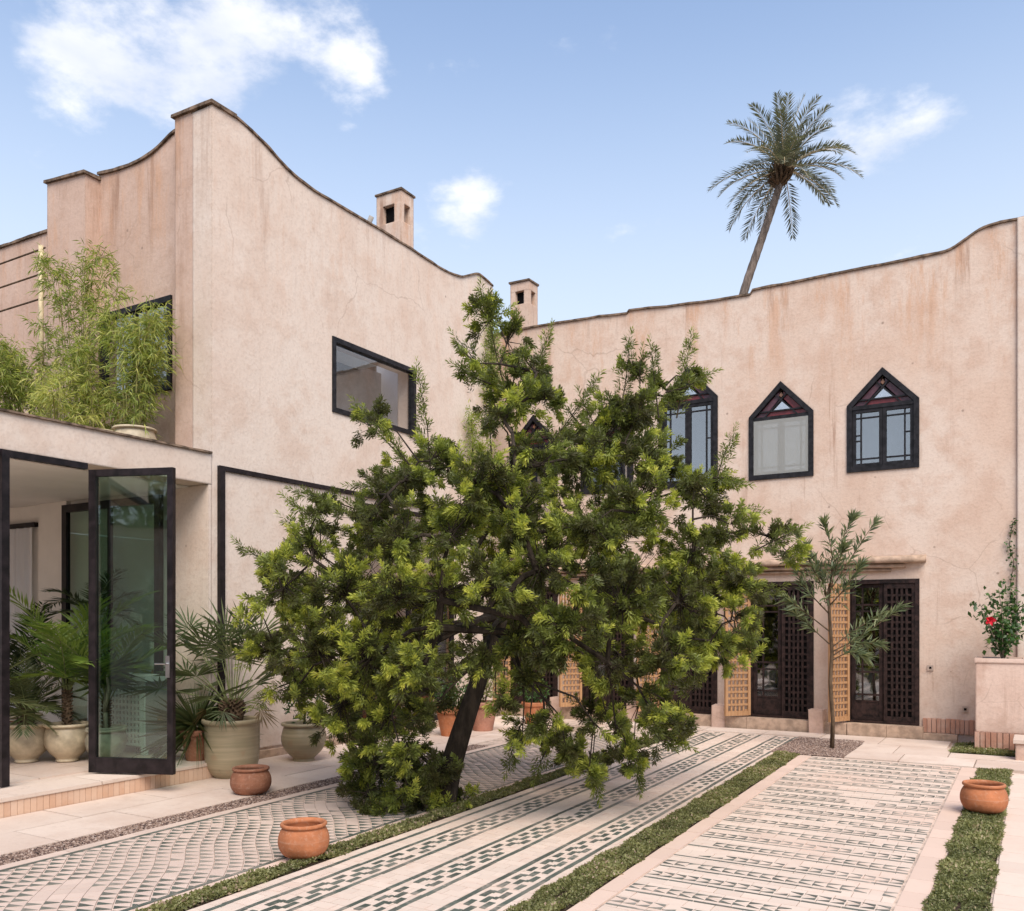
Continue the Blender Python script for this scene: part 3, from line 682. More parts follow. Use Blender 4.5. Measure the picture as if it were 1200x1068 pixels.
def pane(poly, place, d, mat, parent, th=.004):
    n = len(poly); m = MB(); m.add([place(s, z, d) for s, z in poly] + [place(s, z, d + th) for s, z in poly], [tuple(range(n)), tuple(range(2 * n - 1, n - 1, -1))] + [(i, n + i, n + (i + 1) % n, (i + 1) % n) for i in range(n)])
    return m.build('pane', mat, parent)
def rect(a, b, c, d): return [(a, c), (b, c), (b, d), (a, d)]
for wi, cx in enumerate(CXS):
    hw, z0, zs, za = WIN[cx]; shp5 = win_shape(cx, hw, z0, zs, za); inn = offset_poly(shp5, .075)
    m = MB(); ring(m, shp5, inn, pf, -.025, .085)
    fr = m.build('window', 'window_black', hb); fixn(fr)
    zt = zs - .045
    m = MB(); bar(m, (cx - hw + .07, zt), (cx + hw - .07, zt), .06, pf, -.012, .075); m.build('transom', 'window_black', fr)
    # gable lights
    m = MB(); g0 = zt + .03; A = np.array((cx - hw + .10, g0 + .05)); B = np.array((cx + hw - .10, g0 + .05)); C = np.array((cx, za - .12))
    ins = .085
    hh = za - .075 * 1.35 - g0; half = hw - .085
    sl = hh / half
    f = .30
    bar(m, (cx - half * (1 - f * .55), g0 + hh * f * .62), (cx + half * (1 - f * .55), g0 + hh * f * .62), .022, pf, .0, .05)
    bar(m, (cx - half + .17, g0), (cx + half * .22, g0 + hh * .78), .022, pf, .002, .052)
    bar(m, (cx + half - .17, g0), (cx - half * .22, g0 + hh * .78), .022, pf, .004, .054)
    m.build('glazing_bar', 'window_black', fr)
    zb = g0 + hh * f * .62
    pane([(cx - half + .16, g0 + .004), (cx + half - .16, g0 + .004), (cx + half - .18, zb - .012), (cx - half + .18, zb - .012)], pf, .03, 'glass_red', fr)
    pane([(cx - half + .02, g0 + .01), (cx - half + .15, g0 + .004), (cx - half * .08, g0 + hh * .62), (cx - .03, g0 + hh * .88)], pf, .033, 'glass_purple', fr)
    pane([(cx + half - .15, g0 + .004), (cx + half - .02, g0 + .01), (cx + .03, g0 + hh * .88), (cx + half * .08, g0 + hh * .62)], pf, .036, 'glass_purple' if wi != 1 else 'glass_red', fr)
    pane([(cx - half * .42, zb + .012), (cx + half * .42, zb + .012), (cx, g0 + hh * .58)], pf, .039, 'glass_clear', fr)
    pane([(cx - .03, g0 + hh * .74), (cx, g0 + hh * .66), (cx + .03, g0 + hh * .74), (cx, g0 + hh * .86)], pf, .026, 'glass_amber', fr)
    # casements
    for s in (-1, 1):
        xa, xb = (cx - hw + .078, cx - .002) if s < 0 else (cx + .002, cx + hw - .078); ya, yb = z0 + .078, zt - .032
        m = MB(); o = rect(xa, xb, ya, yb); ring(m, o, offset_poly(o, .048), pf, .0, .055); cs = m.build('casement', 'window_black', fr); fixn(cs)
        xo = xa + .048 if s < 0 else xb - .048; xi = xb - .048 if s < 0 else xa + .048; xm = xo - s * .075
        yl, yh = ya + .048, yb - .048; y1, y2 = yl + .07, yh - .08
        m = MB()
        bar(m, (xm, yl), (xm, yh), .022, pf, .008, .045); bar(m, (min(xo, xi), y1), (max(xo, xi), y1), .022, pf, .010, .043); bar(m, (min(xo, xi), y2), (max(xo, xi), y2), .022, pf, .012, .041)
        ymid = [yl + (yh - yl) * .45, yl + (yh - yl) * .56] if s < 0 else [yl + (yh - yl) * .55]
        for ym in ymid: bar(m, (min(xo, xm), ym), (max(xo, xm), ym), .02, pf, .014, .039)
        m.build('glazing_bar', 'window_black', fr)
        a_, b_ = sorted((xm, xi)); c_, d_ = sorted((xo, xm))
        for q in (rect(a_ + .008, b_ + .004, y1 + .008, y2 - .008), rect(a_ + .008, b_ + .004, yl, y1 - .008), rect(a_ + .008, b_ + .004, y2 + .008, yh), rect(c_, d_ - .004, y1 + .008, y2 - .008), rect(c_, d_ - .004, yl, y1 - .008), rect(c_, d_ - .004, y2 + .008, yh)):
            pane(q, pf, .028, 'window_glass', fr)
    MB().box((cx - hw - .02, FY + .30, z0), (cx + hw + .02, FY + .35, zs + .1)).build('blind', 'grey_wall', hb)
    if wi == 1:
        o = rect(cx - hw + .08, cx + hw - .08, z0 + .08, zt - .03)
        pane(o, pf, -.02, 'fly_screen', fr).name = 'fly_screen'
# doors
def lattice(parent, W, Hh, mat, nc, nr, flip=1):
    """lattice leaf in local x (0..W), z (0..Hh), thickness in y"""
    fr_ = .05; th = .034
    me = MB().box((0, 0, 0), (fr_, th, Hh)).mesh('stile'); link('stile', me, mat, parent); link('stile', me, mat, parent, (W - fr_, 0, 0))
    me = MB().box((fr_, .001, 0), (W - fr_, th - .001, .075)).mesh('rail'); link('rail', me, mat, parent); link('rail', me, mat, parent, (0, 0, Hh - .075))
    bw = .034; mv = MB().box((-bw / 2, .004, .075), (bw / 2, th * .52, Hh - .075)).mesh('slat'); mh = MB().box((fr_, th * .45, -bw / 2), (W - fr_, th - .005, bw / 2)).mesh('slat')
    iw = W - 2 * fr_; ih = Hh - .15
    for k in range(1, nc): link('slat', mv, mat, parent, (fr_ + iw * k / nc, 0, 0))
    for k in range(1, nr): link('slat', mh, mat, parent, (0, 0, .075 + ih * k / nr))
DZ = .20
OPEN = {0: 117, 1: 131, 2: 125, 3: 120, 4: 128}
for i, cx in enumerate(CXS):
    x0, x1 = cx - .5, cx + .5
    m = MB(); o = [(x0 - .012, DZ - .005), (x1 + .012, DZ - .005), (x1 + .012, DTOP + .012), (x0 - .012, DTOP + .012)]; ring(m, o, rect(x0 + .045, x1 - .045, DZ + .03, DTOP - .05), pf, -.02, .10)
    fr = m.build('door_frame', 'dark_wood', hb); fixn(fr)
    # closed dark lattice leaf on the right
    lf = link('lattice_leaf', MB().box((.03, .036, .03), (.41, .042, 2.05)).mesh('hole_backing'), 'near_black', hb, (cx + .015 - hb.location.x, .0, DZ + .032)); lattice(lf, .44, 2.085, 'dark_wood', 5, 19)  # black backing sheet paints the dark inside the lattice holes
    # glazed inner door behind the open half
    m = MB(); o = rect(x0 + .05, cx + .0, DZ + .035, DTOP - .055); ring(m, o, offset_poly(o, .055), pf, .04, .09); gd = m.build('glazed_door', 'dark_wood', hb); fixn(gd)
    m = MB(); xl, xr = x0 + .105, cx - .055
    for zz in (.52, .62, .97, 1.08, 1.9, 2.0): bar(m, (xl, zz), (xr, zz), .026, pf, .05, .082)
    bar(m, (xl + .1, DZ + .09), (xl + .1, DTOP - .11), .024, pf, .052, .08)
    m.build('glazing_bar', 'dark_wood', gd)
    MB().box((xl, FY + .055, DZ + .09), (xr, FY + .075, .50)).build('panel', 'dark_wood', gd)
    for za_, zb_ in ((.535, .605), (.635, .955), (.985, 1.065), (1.095, 1.885), (1.915, 1.985), (2.015, 2.26)):
        pane(rect(xl + .114, xr, za_, zb_), pf, .066, 'window_glass', gd); pane(rect(xl, xl + .086, za_, zb_), pf, .066, 'window_glass', gd)
    MB().box((xl - .04, FY + .62, .6), (xr + .04, FY + .66, 1.0)).build('blind', 'interior_white', hb)
    # shutter of bare wood swung out on the left
    a = R(360 - OPEN[i])
    lf = link('open_shutter', MB().box((.052, .0155, .077), (.10, .0185, .10)).mesh('shutter_pin'), 'light_wood', hb, (x0 + .01 - hb.location.x, -.045, DZ + .02), (0, 0, a)); lattice(lf, .47, 2.10, 'light_wood', 5, 19)
# lintel ledges above the doors
def ledge(x0, x1, z0, z1, out, name='lintel_slab'):
    m = MB(); n = 26; vs = []
    for k in range(n + 1):
        x = x0 + (x1 - x0) * k / n; j = lambda s: .012 * noise.noise(Vector((x * 3, s * 7, z0)))
        e = min(1, min(k, n - k) / 1.5 + .55)
        vs += [(x, FY + .02, z0 + j(1)), (x, FY - out * e + j(2), z0 + .01 + j(1)), (x, FY - out * e - .012 + j(2), (z0 + z1) / 2), (x, FY - out * e + .015 + j(2), z1 - .005 + j(3)), (x, FY + .02, z1 + .02 + j(3))]
    fs = [(5 * i + k, 5 * i + (k + 1) % 5, 5 * i + 5 + (k + 1) % 5, 5 * i + 5 + k) for i in range(n) for k in range(5)] + [tuple(range(5)), tuple(5 * n + k for k in range(5))]
    m.add(vs, fs); return fixn(m.build(name, 'lintel', hb, True))
ledge(-9.0, -1.38, 2.62, 2.72, .19); ledge(-8.8, -1.66, 2.55, 2.615, .12); ledge(-8.7, -1.86, 2.50, 2.545, .07)
# threshold, pier feet, brick plinth
xs = [-9, -8.6, -7.55, -7.05, -6.0, -5.55, -4.52, -4.0, -3.0, -2.46, -1.9, -1.40, -.95]
for i in range(len(xs) - 1): MB().box((xs[i] + .004, FY - .20, -.02), (xs[i + 1] - .004, FY + .06, .19 if i < len(xs) - 2 else .10), jit=.004).build('threshold_stone', 'lintel', hb)
for cx in CXS[1:]:
    MB().box((cx + .485, FY - .25, -.02), (cx + .70, FY + .02, .37), jit=.008).build('pier_foot', 'plaster_planter', hb)
bx = -1.42; k = 0
while bx < -.22:
    wdt = random.uniform(.058, .066); MB().box((bx, FY - .03 + random.uniform(-.004, .004), .105), (bx + wdt - .008, FY + .02, .315 + random.uniform(-.006, .006)), random.random(), .002).build('brick', 'brick', hb); bx += wdt; k += 1
for (ox, oz, s) in ((-1.32, 1.06, .08), (-.86, .47, .085)):
    b = MB().box((ox - s / 2, FY - .022, oz - s / 2), (ox + s / 2, FY + .01, oz + s / 2)).build('socket_box', 'outlet', hb)
    MB().box((ox - s * .2, FY - .026, oz - s * .2), (ox + s * .2, FY - .021, oz + s * .2)).build('socket_cover', 'near_black', b)

# chimneys
def chimney(x1, y0, wx, wy, zb, zt, parent, name='chimney', oz=.42, mat='plaster_pink'):
    """right-front corner at (x1, y0); black core shows as a dark hollow through an opening in each face"""
    x0 = x1 - wx; y1 = y0 + wy; t = .07
    m = MB(); m.box((x0, y0, zb), (x1, y1, zt - oz)); ho = oz * .60
    z0, z1 = zt - oz, zt - oz + ho; px_, py_ = wx * .27, wy * .27
    for (a, b, c, d) in ((x0, x0 + px_, y0, y0 + py_), (x1 - px_, x1, y0, y0 + py_), (x0, x0 + px_, y1 - py_, y1), (x1 - px_, x1, y1 - py_, y1)): m.box((a, c, z0), (b, d, z1))
    m.box((x0, y0, z1), (x1, y1, zt)); c = m.build(name, mat, parent)
    MB().box((x0 + px_ * .9, y0 + py_ * .9, z0 + .002), (x1 - px_ * 1.3, y1 - py_ * .9, z1 - .001)).build('dark_core', 'near_black', c)  # solid black block, painted shade inside the chimney openings
    MB().box((x0 - .025, y0 - .025, zt), (x1 + .025, y1 + .025, zt + .035), jit=.006).build('chimney_cap', 'coping', c)
    return c
chimney(-8.86, 15.6, .44, .37, 6.7, 8.70, hb, oz=.45)

# ------------------------------------------------------------------ house on the left (courtyard wall plane x = LX)
LX = -8.45; EY = 7.21
hl = empty('plaster_house', (LX, 10, 0)); tag(hl, 'pale plaster house with swooping parapet, wide black window and planted roof terrace', 'house')
pls = lambda s, z, d: (LX - d, s, z)
topl = smoothcurve([(13.55, 7.82), (13.3, 7.86), (13.05, 7.87), (12.8, 7.77), (12.5, 7.64), (12.0, 7.585), (11.3, 7.60), (10.4, 7.62), (9.5, 7.61), (8.95, 7.615), (8.55, 7.66), (8.2, 7.77), (7.9, 7.87), (7.6, 7.935), (7.21, 7.93)], 4)
topl = [(y, z + .010 * noise.noise(Vector((y * 2.3, 0, 4)))) for y, z in topl]
WY0, WY1, WZ0, WZ1 = 9.30, 11.23, 4.68, 5.74
GY0, GY1, GZ1 = 9.85, 12.3, 3.48
outl = [(EY, -.03), (13.55, -.03)] + topl
fixn(wall(outl, [rect(WY0 + .02, WY1 - .02, WZ0 + .02, WZ1 - .02), rect(GY0, GY1, .12, GZ1)], .34, pls).build('wall', 'plaster_pale', hl))
coping(topl, -.025, .37, .03, pls, 'coping', 'coping', hl)
# end wall with two piers, a recess and the lower stretch beyond
def endwall(pts, x0, x1, y, th, mat='plaster_end_shaded', holes=()):
    o = [(x1, -.03), (x0, -.03)] + pts
    return fixn(wall(o, list(holes), th, lambda s, z, d: (s, y + d, z)).build('end_wall', mat, hl))
XI = LX - .34
p1 = [(-9.12, 7.955), (LX - .002, 7.93)]; endwall(p1, -9.12, LX - .002, EY + .003, .5)
coping([(-9.15, 7.955), (LX + .03, 7.935)], -.035, .36, .042, lambda s, z, d: (s, EY + d, z), 'coping', 'coping', hl)
rec = smoothcurve([(-10.95, 7.82), (-10.6, 7.78), (-10.2, 7.765), (-9.85, 7.80), (-9.6, 7.88), (-9.4, 7.95), (-9.12, 7.965)], 4)
WXa, WXb = -10.98, -9.44
endwall(rec, -10.95, -9.12, EY + .22, .3, holes=[rect(-10.9, WXb - .02, 4.72, 5.88)])
coping(rec, -.03, .34, .04, lambda s, z, d: (s, EY + .22 + d, z), 'coping', 'coping', hl)
p2 = [(-11.79, 7.83), (-10.93, 7.74)]; endwall(p2, -11.79, -10.93, EY + .003, .55)
coping([(-11.82, 7.83), (-10.90, 7.74)], -.035, .36, .042, lambda s, z, d: (s, EY + d, z), 'coping', 'coping', hl)
p3 = [(-15.5, 7.34), (-11.78, 7.25)]; endwall(p3, -15.5, -11.78, EY + .15, .4)
coping([(-15.5, 7.34), (-11.78, 7.25)], -.03, .34, .042, lambda s, z, d: (s, EY + .15 + d, z), 'coping', 'coping', hl)
MB().box((-15.5, 13.2, -.03), (XI, 13.55, 7.8)).box((-15.5, 7.8, -.03), (-15.2, 13.2, 7.3)).build('rear_walls', 'plaster_end_shaded', hl)
MB().box((-15.19, 7.77, 6.9), (-11.2, 13.19, 7.05)).build('roof', 'coping', hl)
MB().box((-11.19, 11.6, 6.9), (XI - .01, 13.19, 7.05)).build('roof', 'coping', hl)
# end wall window
pe = lambda s, z, d: (s, EY + .22 + d, z)
m = MB(); o = rect(-10.9, WXb, 4.70, 5.90); ring(m, o, offset_poly(o, .075), pe, -.03, .07); fr = fixn(m.build('window', 'window_black', hl)); pane(rect(-10.83, WXb - .07, 4.77, 5.83), pe, .02, 'window_glass', fr)
m = MB(); bar(m, (-10.2, 4.77), (-10.2, 5.83), .05, pe, -.01, .05); m.build('mullion', 'window_black', fr)
MB().box((-10.95, EY + .53, 4.6), (-9.3, EY + .56, 6.0)).build('blind', 'grey_wall', hl)
# wide window and a shallow room behind it, left open above to brighten it
m = MB(); o = rect(WY0, WY1, WZ0, WZ1); ring(m, o, offset_poly(o, .07), pls, -.02, .10); fr = fixn(m.build('window', 'window_black', hl)); pane(rect(WY0 + .068, WY1 - .068, WZ0 + .068, WZ1 - .068), pls, .03, 'box_window_glass', fr)
rx0, rx1 = LX - .88, XI - .002
MB().box((rx0 - .1, 9.7, 4.2), (rx0, 11.46, 5.86)).build('room_wall', 'grey_wall', hl)
MB().box((rx0 - .1, 11.461, 4.3), (rx1, 11.6, 6.9)).build('room_wall', 'white_paint', hl)
MB().box((XI - .03, 7.74, 4.3), (XI - .003, 9.28, 7.3)).build('room_wall', 'white_paint', hl)
MB().box((rx0, 7.78, 4.2), (rx1, 11.499, 4.29)).build('room_floor', 'white_paint', hl)
MB().box((rx0, 9.9, 5.79), (rx1, 10.9, 5.86)).build('room_ceiling', 'white_paint', hl)  # ceiling cut short so daylight falls on the white wall
# black steel frame of the tall sliding panel, panel and glazing
m = MB().box((LX - .01, 7.29, .14), (LX + .05, 7.37, 3.62)).box((LX - .01, 7.371, 3.565), (LX + .05, 12.4, 3.62)).box((LX - .01, GY0 - .05, .14), (LX + .045, GY0 + .03, 3.564)); m.build('steel_frame', 'black_metal', hl)
MB().box((LX - .01, 7.372, .14), (LX + .02, GY0 - .052, 3.563)).build('plaster_panel', 'plaster_pale', hl)
m = MB(); o = rect(GY0 + .03, GY1, .13, GZ1); ring(m, o, offset_poly(o, .06), pls, -.01, .06); gd = fixn(m.build('glazed_door', 'black_metal', hl)); pane(rect(GY0 + .09, GY1 - .06, .19, GZ1 - .06), pls, .02, 'window_glass', gd)
m = MB(); bar(m, ((GY0 + GY1) / 2, .19), ((GY0 + GY1) / 2, GZ1 - .06), .07, pls, -.005, .05); m.build('mullion', 'black_metal', gd)
MB().box((XI - 2.0, 9.2, 0), (XI - 1.9, 13.19, 3.6)).box((XI - 1.89, 9.2, 3.5), (XI - .01, 13.1, 3.6)).build('room_wall', 'grey_wall', hl)
MB().box((LX - .02, 7.5, -.02), (LX + .05, 13.5, .11), jit=.004).build('plinth', 'lintel', hl)
chimney(-9.40, 12.08, .54, .36, 6.9, 9.20, hl, oz=.52)
ch = chimney(-14.1, 8.6, .5, .5, 6.9, 8.12, hl, oz=.4)
MB().tube([(-10.15, 12.0, 7.0), (-10.13, 12.0, 8.35), (-10.10, 12.0, 8.65), (-10.0, 12.02, 8.85)], .045, 10).build('flue_pipe', 'grey_wall', hl, True)

# terrace wing towards the courtyard: podium, open room, flat roof with planting
wing = hl
MB().box((-15.2, 2.0, -.03), (-7.85, EY - .03, .165)).build('podium', 'paving_stone', wing)
y = 2.0; stf = MB(); tops = [2.0, 3.3, 4.35, 5.35, 6.2, EY - .35]
while y < EY - .36:
    stf.box((-7.852, y, -.01), (-7.838, y + .056, .155 + random.uniform(-.002, .002)), random.random()); y += .06
tag(stf.build('riser_tiles', 'step_tile', wing), kind='stuff')
for i in range(len(tops) - 1):
    MB().box((-8.30, tops[i] + .004, .15), (-7.83, tops[i + 1] - .004, .185), jit=.002).build('step_slab', 'paving_stone', wing)
fl = []
for i in range(9):
    for k in range(8):
        x = -15.1 + i * .85 - .25; yy = 2.05 + k * .62
        if x + .85 > -8.28: continue
        MB().box((x + .004, yy + .004, .15), (x + .846, min(yy + .616, EY - .05), .182)).build('floor_tile', 'paving_stone', wing)
MB().box((-15.2, 2.0, 3.37), (LX - .36, EY - .002, 3.60)).build('ceiling', 'ceiling_white', wing)
MB().box((LX - .35, 1.9, 3.385), (LX, EY - .003, 3.75), jit=.003).build('fascia', 'plaster_pale', wing)
coping([(1.9, 3.752), (EY - .01, 3.752)], -.03, .36, .02, pls, 'coping', 'coping', wing)
MB().box((-15.2, 2.0, 3.61), (LX - .355, EY - .002, 3.66)).build('terrace_floor', 'coping', wing)
MB().box((-15.5, 2.0, -.03), (-15.21, EY - .002, 3.36)).build('room_wall', 'interior_white', wing)
# back wall of the open room
MB().box((-11.86, EY - .08, .185), (-11.22, EY - .004, 3.368)).build('room_wall', 'interior_white', wing)
MB().box((-15.2, EY - .03, .185), (-11.87, EY - .004, 3.368)).build('room_wall', 'interior_white', wing)
MB().box((-9.2, EY - .05, .185), (LX - .002, EY, 3.38)).build('pier', 'plaster_pale', wing)
MB().box((-11.2, EY - .03, .185), (-9.21, EY - .004, 3.368)).build('room_wall', 'interior_white', wing)
pr = lambda s, z, d: (s, EY - .16 + d, z)
m = MB(); o = rect(-11.2, -9.2, .2, 3.30); ring(m, o, offset_poly(o, .10), pr, 0, .06); bar(m, (-10.2, .3), (-10.2, 3.2), .05, pr, .005, .05); gs = fixn(m.build('glazed_screen', 'black_metal', wing)); pane(rect(-11.11, -9.29, .29, 3.21), pr, .03, 'door_glass', gs)
m = MB().box((-13.9, EY - .12, 3.06), (-11.9, EY - .05, 3.12)); m.build('curtain_box', 'black_metal', wing)
m = MB(); n = 120; vs = []
for k in range(n + 1):
    x = -13.9 + 1.95 * k / n; yy = EY - .10 + .028 * math.sin(k * .62) + .012 * math.sin(k * 1.7)
    vs += [(x, yy, .2), (x, yy, 3.05)]
m.add(vs, [(2 * i, 2 * i + 2, 2 * i + 3, 2 * i + 1) for i in range(n)]); m.build('curtain', 'curtain', wing, True)
# posts of the opening, the open glass leaf and the leaf at the frame's edge
MB().box((-8.43, 4.66, .186), (-8.34, 4.735, 3.36)).build('steel_post', 'black_metal', wing)
MB().box((-8.43, 2.0, 3.31), (-8.36, 5.55, 3.372)).build('steel_head', 'black_metal', wing)
def glass_leaf(p, q, parent):
    p, q = np.array(p), np.array(q); L = float(np.linalg.norm(q - p)); a = math.atan2(q[1] - p[1], q[0] - p[0])
    lf = link('glass_door', None or MB().box((0, -.028, 0), (.078, .028, 3.10)).box((L - .062, -.028, 0), (L, .028, 3.10)).box((.078, -.026, 0), (L - .062, .026, .155)).box((.078, -.026, 3.03), (L - .062, .026, 3.10)).mesh('glass_door'), 'black_metal', parent, (p[0] - parent.location.x, p[1] - parent.location.y, .20), (0, 0, a))
    link('pane', MB().box((.077, -.004, .153), (L - .061, .004, 3.032)).mesh('pane'), 'door_glass', lf)
    h = MB().box((L - .07, -.045, .98), (L - .025, -.028, 1.20)); h.tube([(L - .047, -.04, 1.12), (L - .047, -.085, 1.12), (L - .16, -.085, 1.12)], .009, 8); link('handle', h.mesh('handle'), 'steel', lf)
    for z in (.35, 1.55, 2.75): link('hinge', MB().tube([(-.008, .02, z - .05), (-.008, .02, z + .05)], .014, 8).mesh('hinge'), 'steel', lf)
    return lf
glass_leaf((-8.34, 5.56), (-7.47, 5.90), wing)
#PART3
# ------------------------------------------------------------------ plant builders
def gp(px, py, z=0.):
    d = (CAMZ - z) * FPX / (py - 728); p = at(px, 728, d); return Vector((p.x, p.y, z))
def sprig_leaves(P, D, nl, tw, ll, lw, t0, t1, spread=(62, 24)):
    """leaf arrays for sprigs with base P and axis D; tw twig length (n,), t0/t1 tint at foot and tip (n,)"""
    n = len(P); X = perp(D); Y = np.cross(D, X)
    k = np.arange(nl); t = (k + .5) / nl; ang = R(1) * (spread[0] + (spread[1] - spread[0]) * t ** 1.4)
    az = k * 2.39996 + rng.uniform(0, 6.28, (n, 1)); A = ang[None] + rng.normal(0, .14, (n, nl))
    side = X[:, None] * np.cos(az)[..., None] + Y[:, None] * np.sin(az)[..., None]
    LD = unit(D[:, None] * np.cos(A)[..., None] + side * np.sin(A)[..., None])
    LP = P[:, None] + D[:, None] * (tw[:, None] * t[None])[..., None]
    S = unit(np.cross(LD, D[:, None] + rng.normal(0, .35, LD.shape)))
    L = ll * rng.uniform(.72, 1.2, (n, nl)) * (.75 + .35 * np.sin(np.pi * np.clip(t, .05, .9)))[None]
    T = t0[:, None] + (t1 - t0)[:, None] * t[None] ** 1.5 + rng.normal(0, .05, (n, nl))
    return LP.reshape(-1, 3), LD.reshape(-1, 3), S.reshape(-1, 3), L.reshape(-1), (L * lw / ll).reshape(-1), np.clip(T, 0, 1).reshape(-1)
class LeafBag:
    def __init__(s): s.a = [[] for _ in range(6)]
    def add(s, arrs):
        for l, a in zip(s.a, arrs): l.append(a)
    def build(s, name, mat, parent, off=None, droop=.15, mid=.45):
        return leaves(name, *[np.concatenate(a) for a in s.a], mat, parent, off, droop, mid)
def frond(parent, o, az, e0, bend, L, nl, ll, lw, mat, tint=.45, stem='stalk_green', rad=.008, vee=.45, name='frond', bare=.12, twist=0., ragged=.12, hang=.15):
    """feather frond: arching midrib and two rows of leaflets"""
    n = 14; pts = []; p = np.array(o, float); h = np.array([math.cos(az), math.sin(az), 0]); sd_ = np.array([-math.sin(az), math.cos(az), 0]); dirs = []
    for i in range(n + 1):
        e = e0 - bend * (i / n) ** 1.35; d = h * math.cos(e) + np.array([0, 0, 1.]) * math.sin(e) + sd_ * twist * (i / n); d /= np.linalg.norm(d)
        pts.append(p.copy()); dirs.append(d); p = p + d * L / n
    pts = np.array(pts); dirs = np.array(dirs)
    m = MB(); m.tube(pts, [rad * (1 - .85 * i / n) for i in range(n + 1)], 5, .3)
    t = np.linspace(bare, .985, nl); idx = t * n; i0 = np.minimum(idx.astype(int), n - 1); fr = (idx - i0)[:, None]
    P = pts[i0] * (1 - fr) + pts[i0 + 1] * fr; Dd = unit(dirs[i0] * (1 - fr) + dirs[np.minimum(i0 + 1, n)] * fr)
    S0 = np.repeat(sd_[None], nl, 0); U = unit(np.cross(Dd, S0)); U = U * np.sign(U[:, 2:3] + 1e-6)
    bag = LeafBag()
    for s in (-1, 1):
        k = rng.random(nl) > .04
        fwd = (.55 + .75 * t)[:, None]
        LD = unit(S0 * s + Dd * fwd + U * vee + rng.normal(0, ragged, (nl, 3)))
        LL = ll * (np.sin(np.pi * np.clip(.12 + .83 * t, 0, 1)) ** .6) * rng.uniform(.82, 1.1, nl)
        bag.add([P[k], LD[k], unit(np.cross(LD, U))[k], LL[k], np.full(nl, lw)[k], np.clip(tint + rng.normal(0, .1, nl) + .1 * t, 0, 1)[k]])
    fo = bag.build(name, mat, parent, None, hang, .35)
    r = m.mesh('midrib'); link('midrib', r, stem, fo); return fo
def fan(parent, o, az, e0, Lp, rb, nb, mat, tint=.45, lw=.03, arc=200, name='fan_leaf', bend=.25, stem='stalk_green'):
    """palmate leaf: stalk with stiff blades spreading from its end"""
    h = np.array([math.cos(az), math.sin(az), 0]); sd_ = np.array([-math.sin(az), math.cos(az), 0]); up = np.array([0, 0, 1.])
    pts = []; p = np.array(o, float)
    for i in range(7):
        e = e0 - bend * (i / 6) ** 1.5; d = h * math.cos(e) + up * math.sin(e); pts.append(p.copy()); p = p + d * Lp / 6
    e = e0 - bend * 1.3; d = h * math.cos(e) + up * math.sin(e); nrm = -h * math.sin(e) + up * math.cos(e); roll = random.uniform(-.5, .5); sd2 = sd_ * math.cos(roll) + nrm * math.sin(roll); nrm = np.cross(d, sd2)
    a = np.radians(np.linspace(-arc / 2, arc / 2, nb)) + rng.normal(0, .04, nb)
    LD = unit(np.cos(a)[:, None] * d + np.sin(a)[:, None] * sd2 + nrm[None] * (.18 * np.abs(np.sin(a)))[:, None] + rng.normal(0, .05, (nb, 3)))
    LL = rb * (1 - .28 * (np.abs(a) / np.radians(arc / 2)) ** 2) * rng.uniform(.85, 1.1, nb)
    fo = leaves(name, np.repeat(pts[-1][None], nb, 0), LD, unit(np.cross(LD, np.repeat(nrm[None], nb, 0))), LL, np.full(nb, lw), np.clip(tint + rng.normal(0, .1, nb), 0, 1), mat, parent, None, .10, .5)
    link('leaf_stalk', MB().tube(pts, [.009, .008, .007, .006, .006, .005, .005], 5).mesh('leaf_stalk'), stem, fo); return fo
def pot(parent, prof, mat, soil_r, soil_z, fill='soil', n=44):
    o = link('pot', lathe(prof, n).mesh('pot', smooth=True), mat, parent)
    if fill:
        m = MB(); k = 28; vs = [(0, 0, soil_z)] + [(soil_r * math.cos(6.2832 * i / k), soil_r * math.sin(6.2832 * i / k), soil_z - .004) for i in range(k)]
        m.add(vs, [(0, 1 + i, 1 + (i + 1) % k) for i in range(k)]); link('soil' if fill == 'soil' else 'water', m.mesh(fill), fill, parent)
    return o
def sc(prof, s, sz=None): return [(r * s, z * (sz or s)) for r, z in smoothprof(prof)]
def smoothprof(p): return [(max(.001, a), b) for a, b in smoothcurve(p, 4)]
CREAM = [(.11, 0), (.125, .012), (.12, .035), (.135, .055), (.20, .12), (.245, .21), (.25, .29), (.232, .365), (.222, .395), (.232, .405), (.25, .412), (.255, .425), (.247, .44), (.222, .443), (.21, .43), (.205, .38), (.2, .33)]
GLAZ = [(.19, 0), (.20, .02), (.245, .07), (.285, .16), (.30, .28), (.302, .45), (.305, .59), (.312, .61), (.328, .625), (.332, .645), (.325, .665), (.305, .668), (.285, .655), (.28, .6), (.275, .5)]
BOWL = [(.105, 0), (.13, .004), (.172, .03), (.200, .08), (.207, .135), (.198, .185), (.180, .222), (.170, .236), (.172, .243), (.184, .248), (.188, .260), (.183, .273), (.170, .276), (.157, .265), (.153, .245), (.165, .215), (.185, .14), (.15, .05), (.02, .035)]
TAPER = [(.12, 0), (.125, .01), (.155, .16), (.18, .29), (.183, .30), (.202, .302), (.207, .35), (.20, .365), (.182, .365), (.175, .34), (.17, .3)]

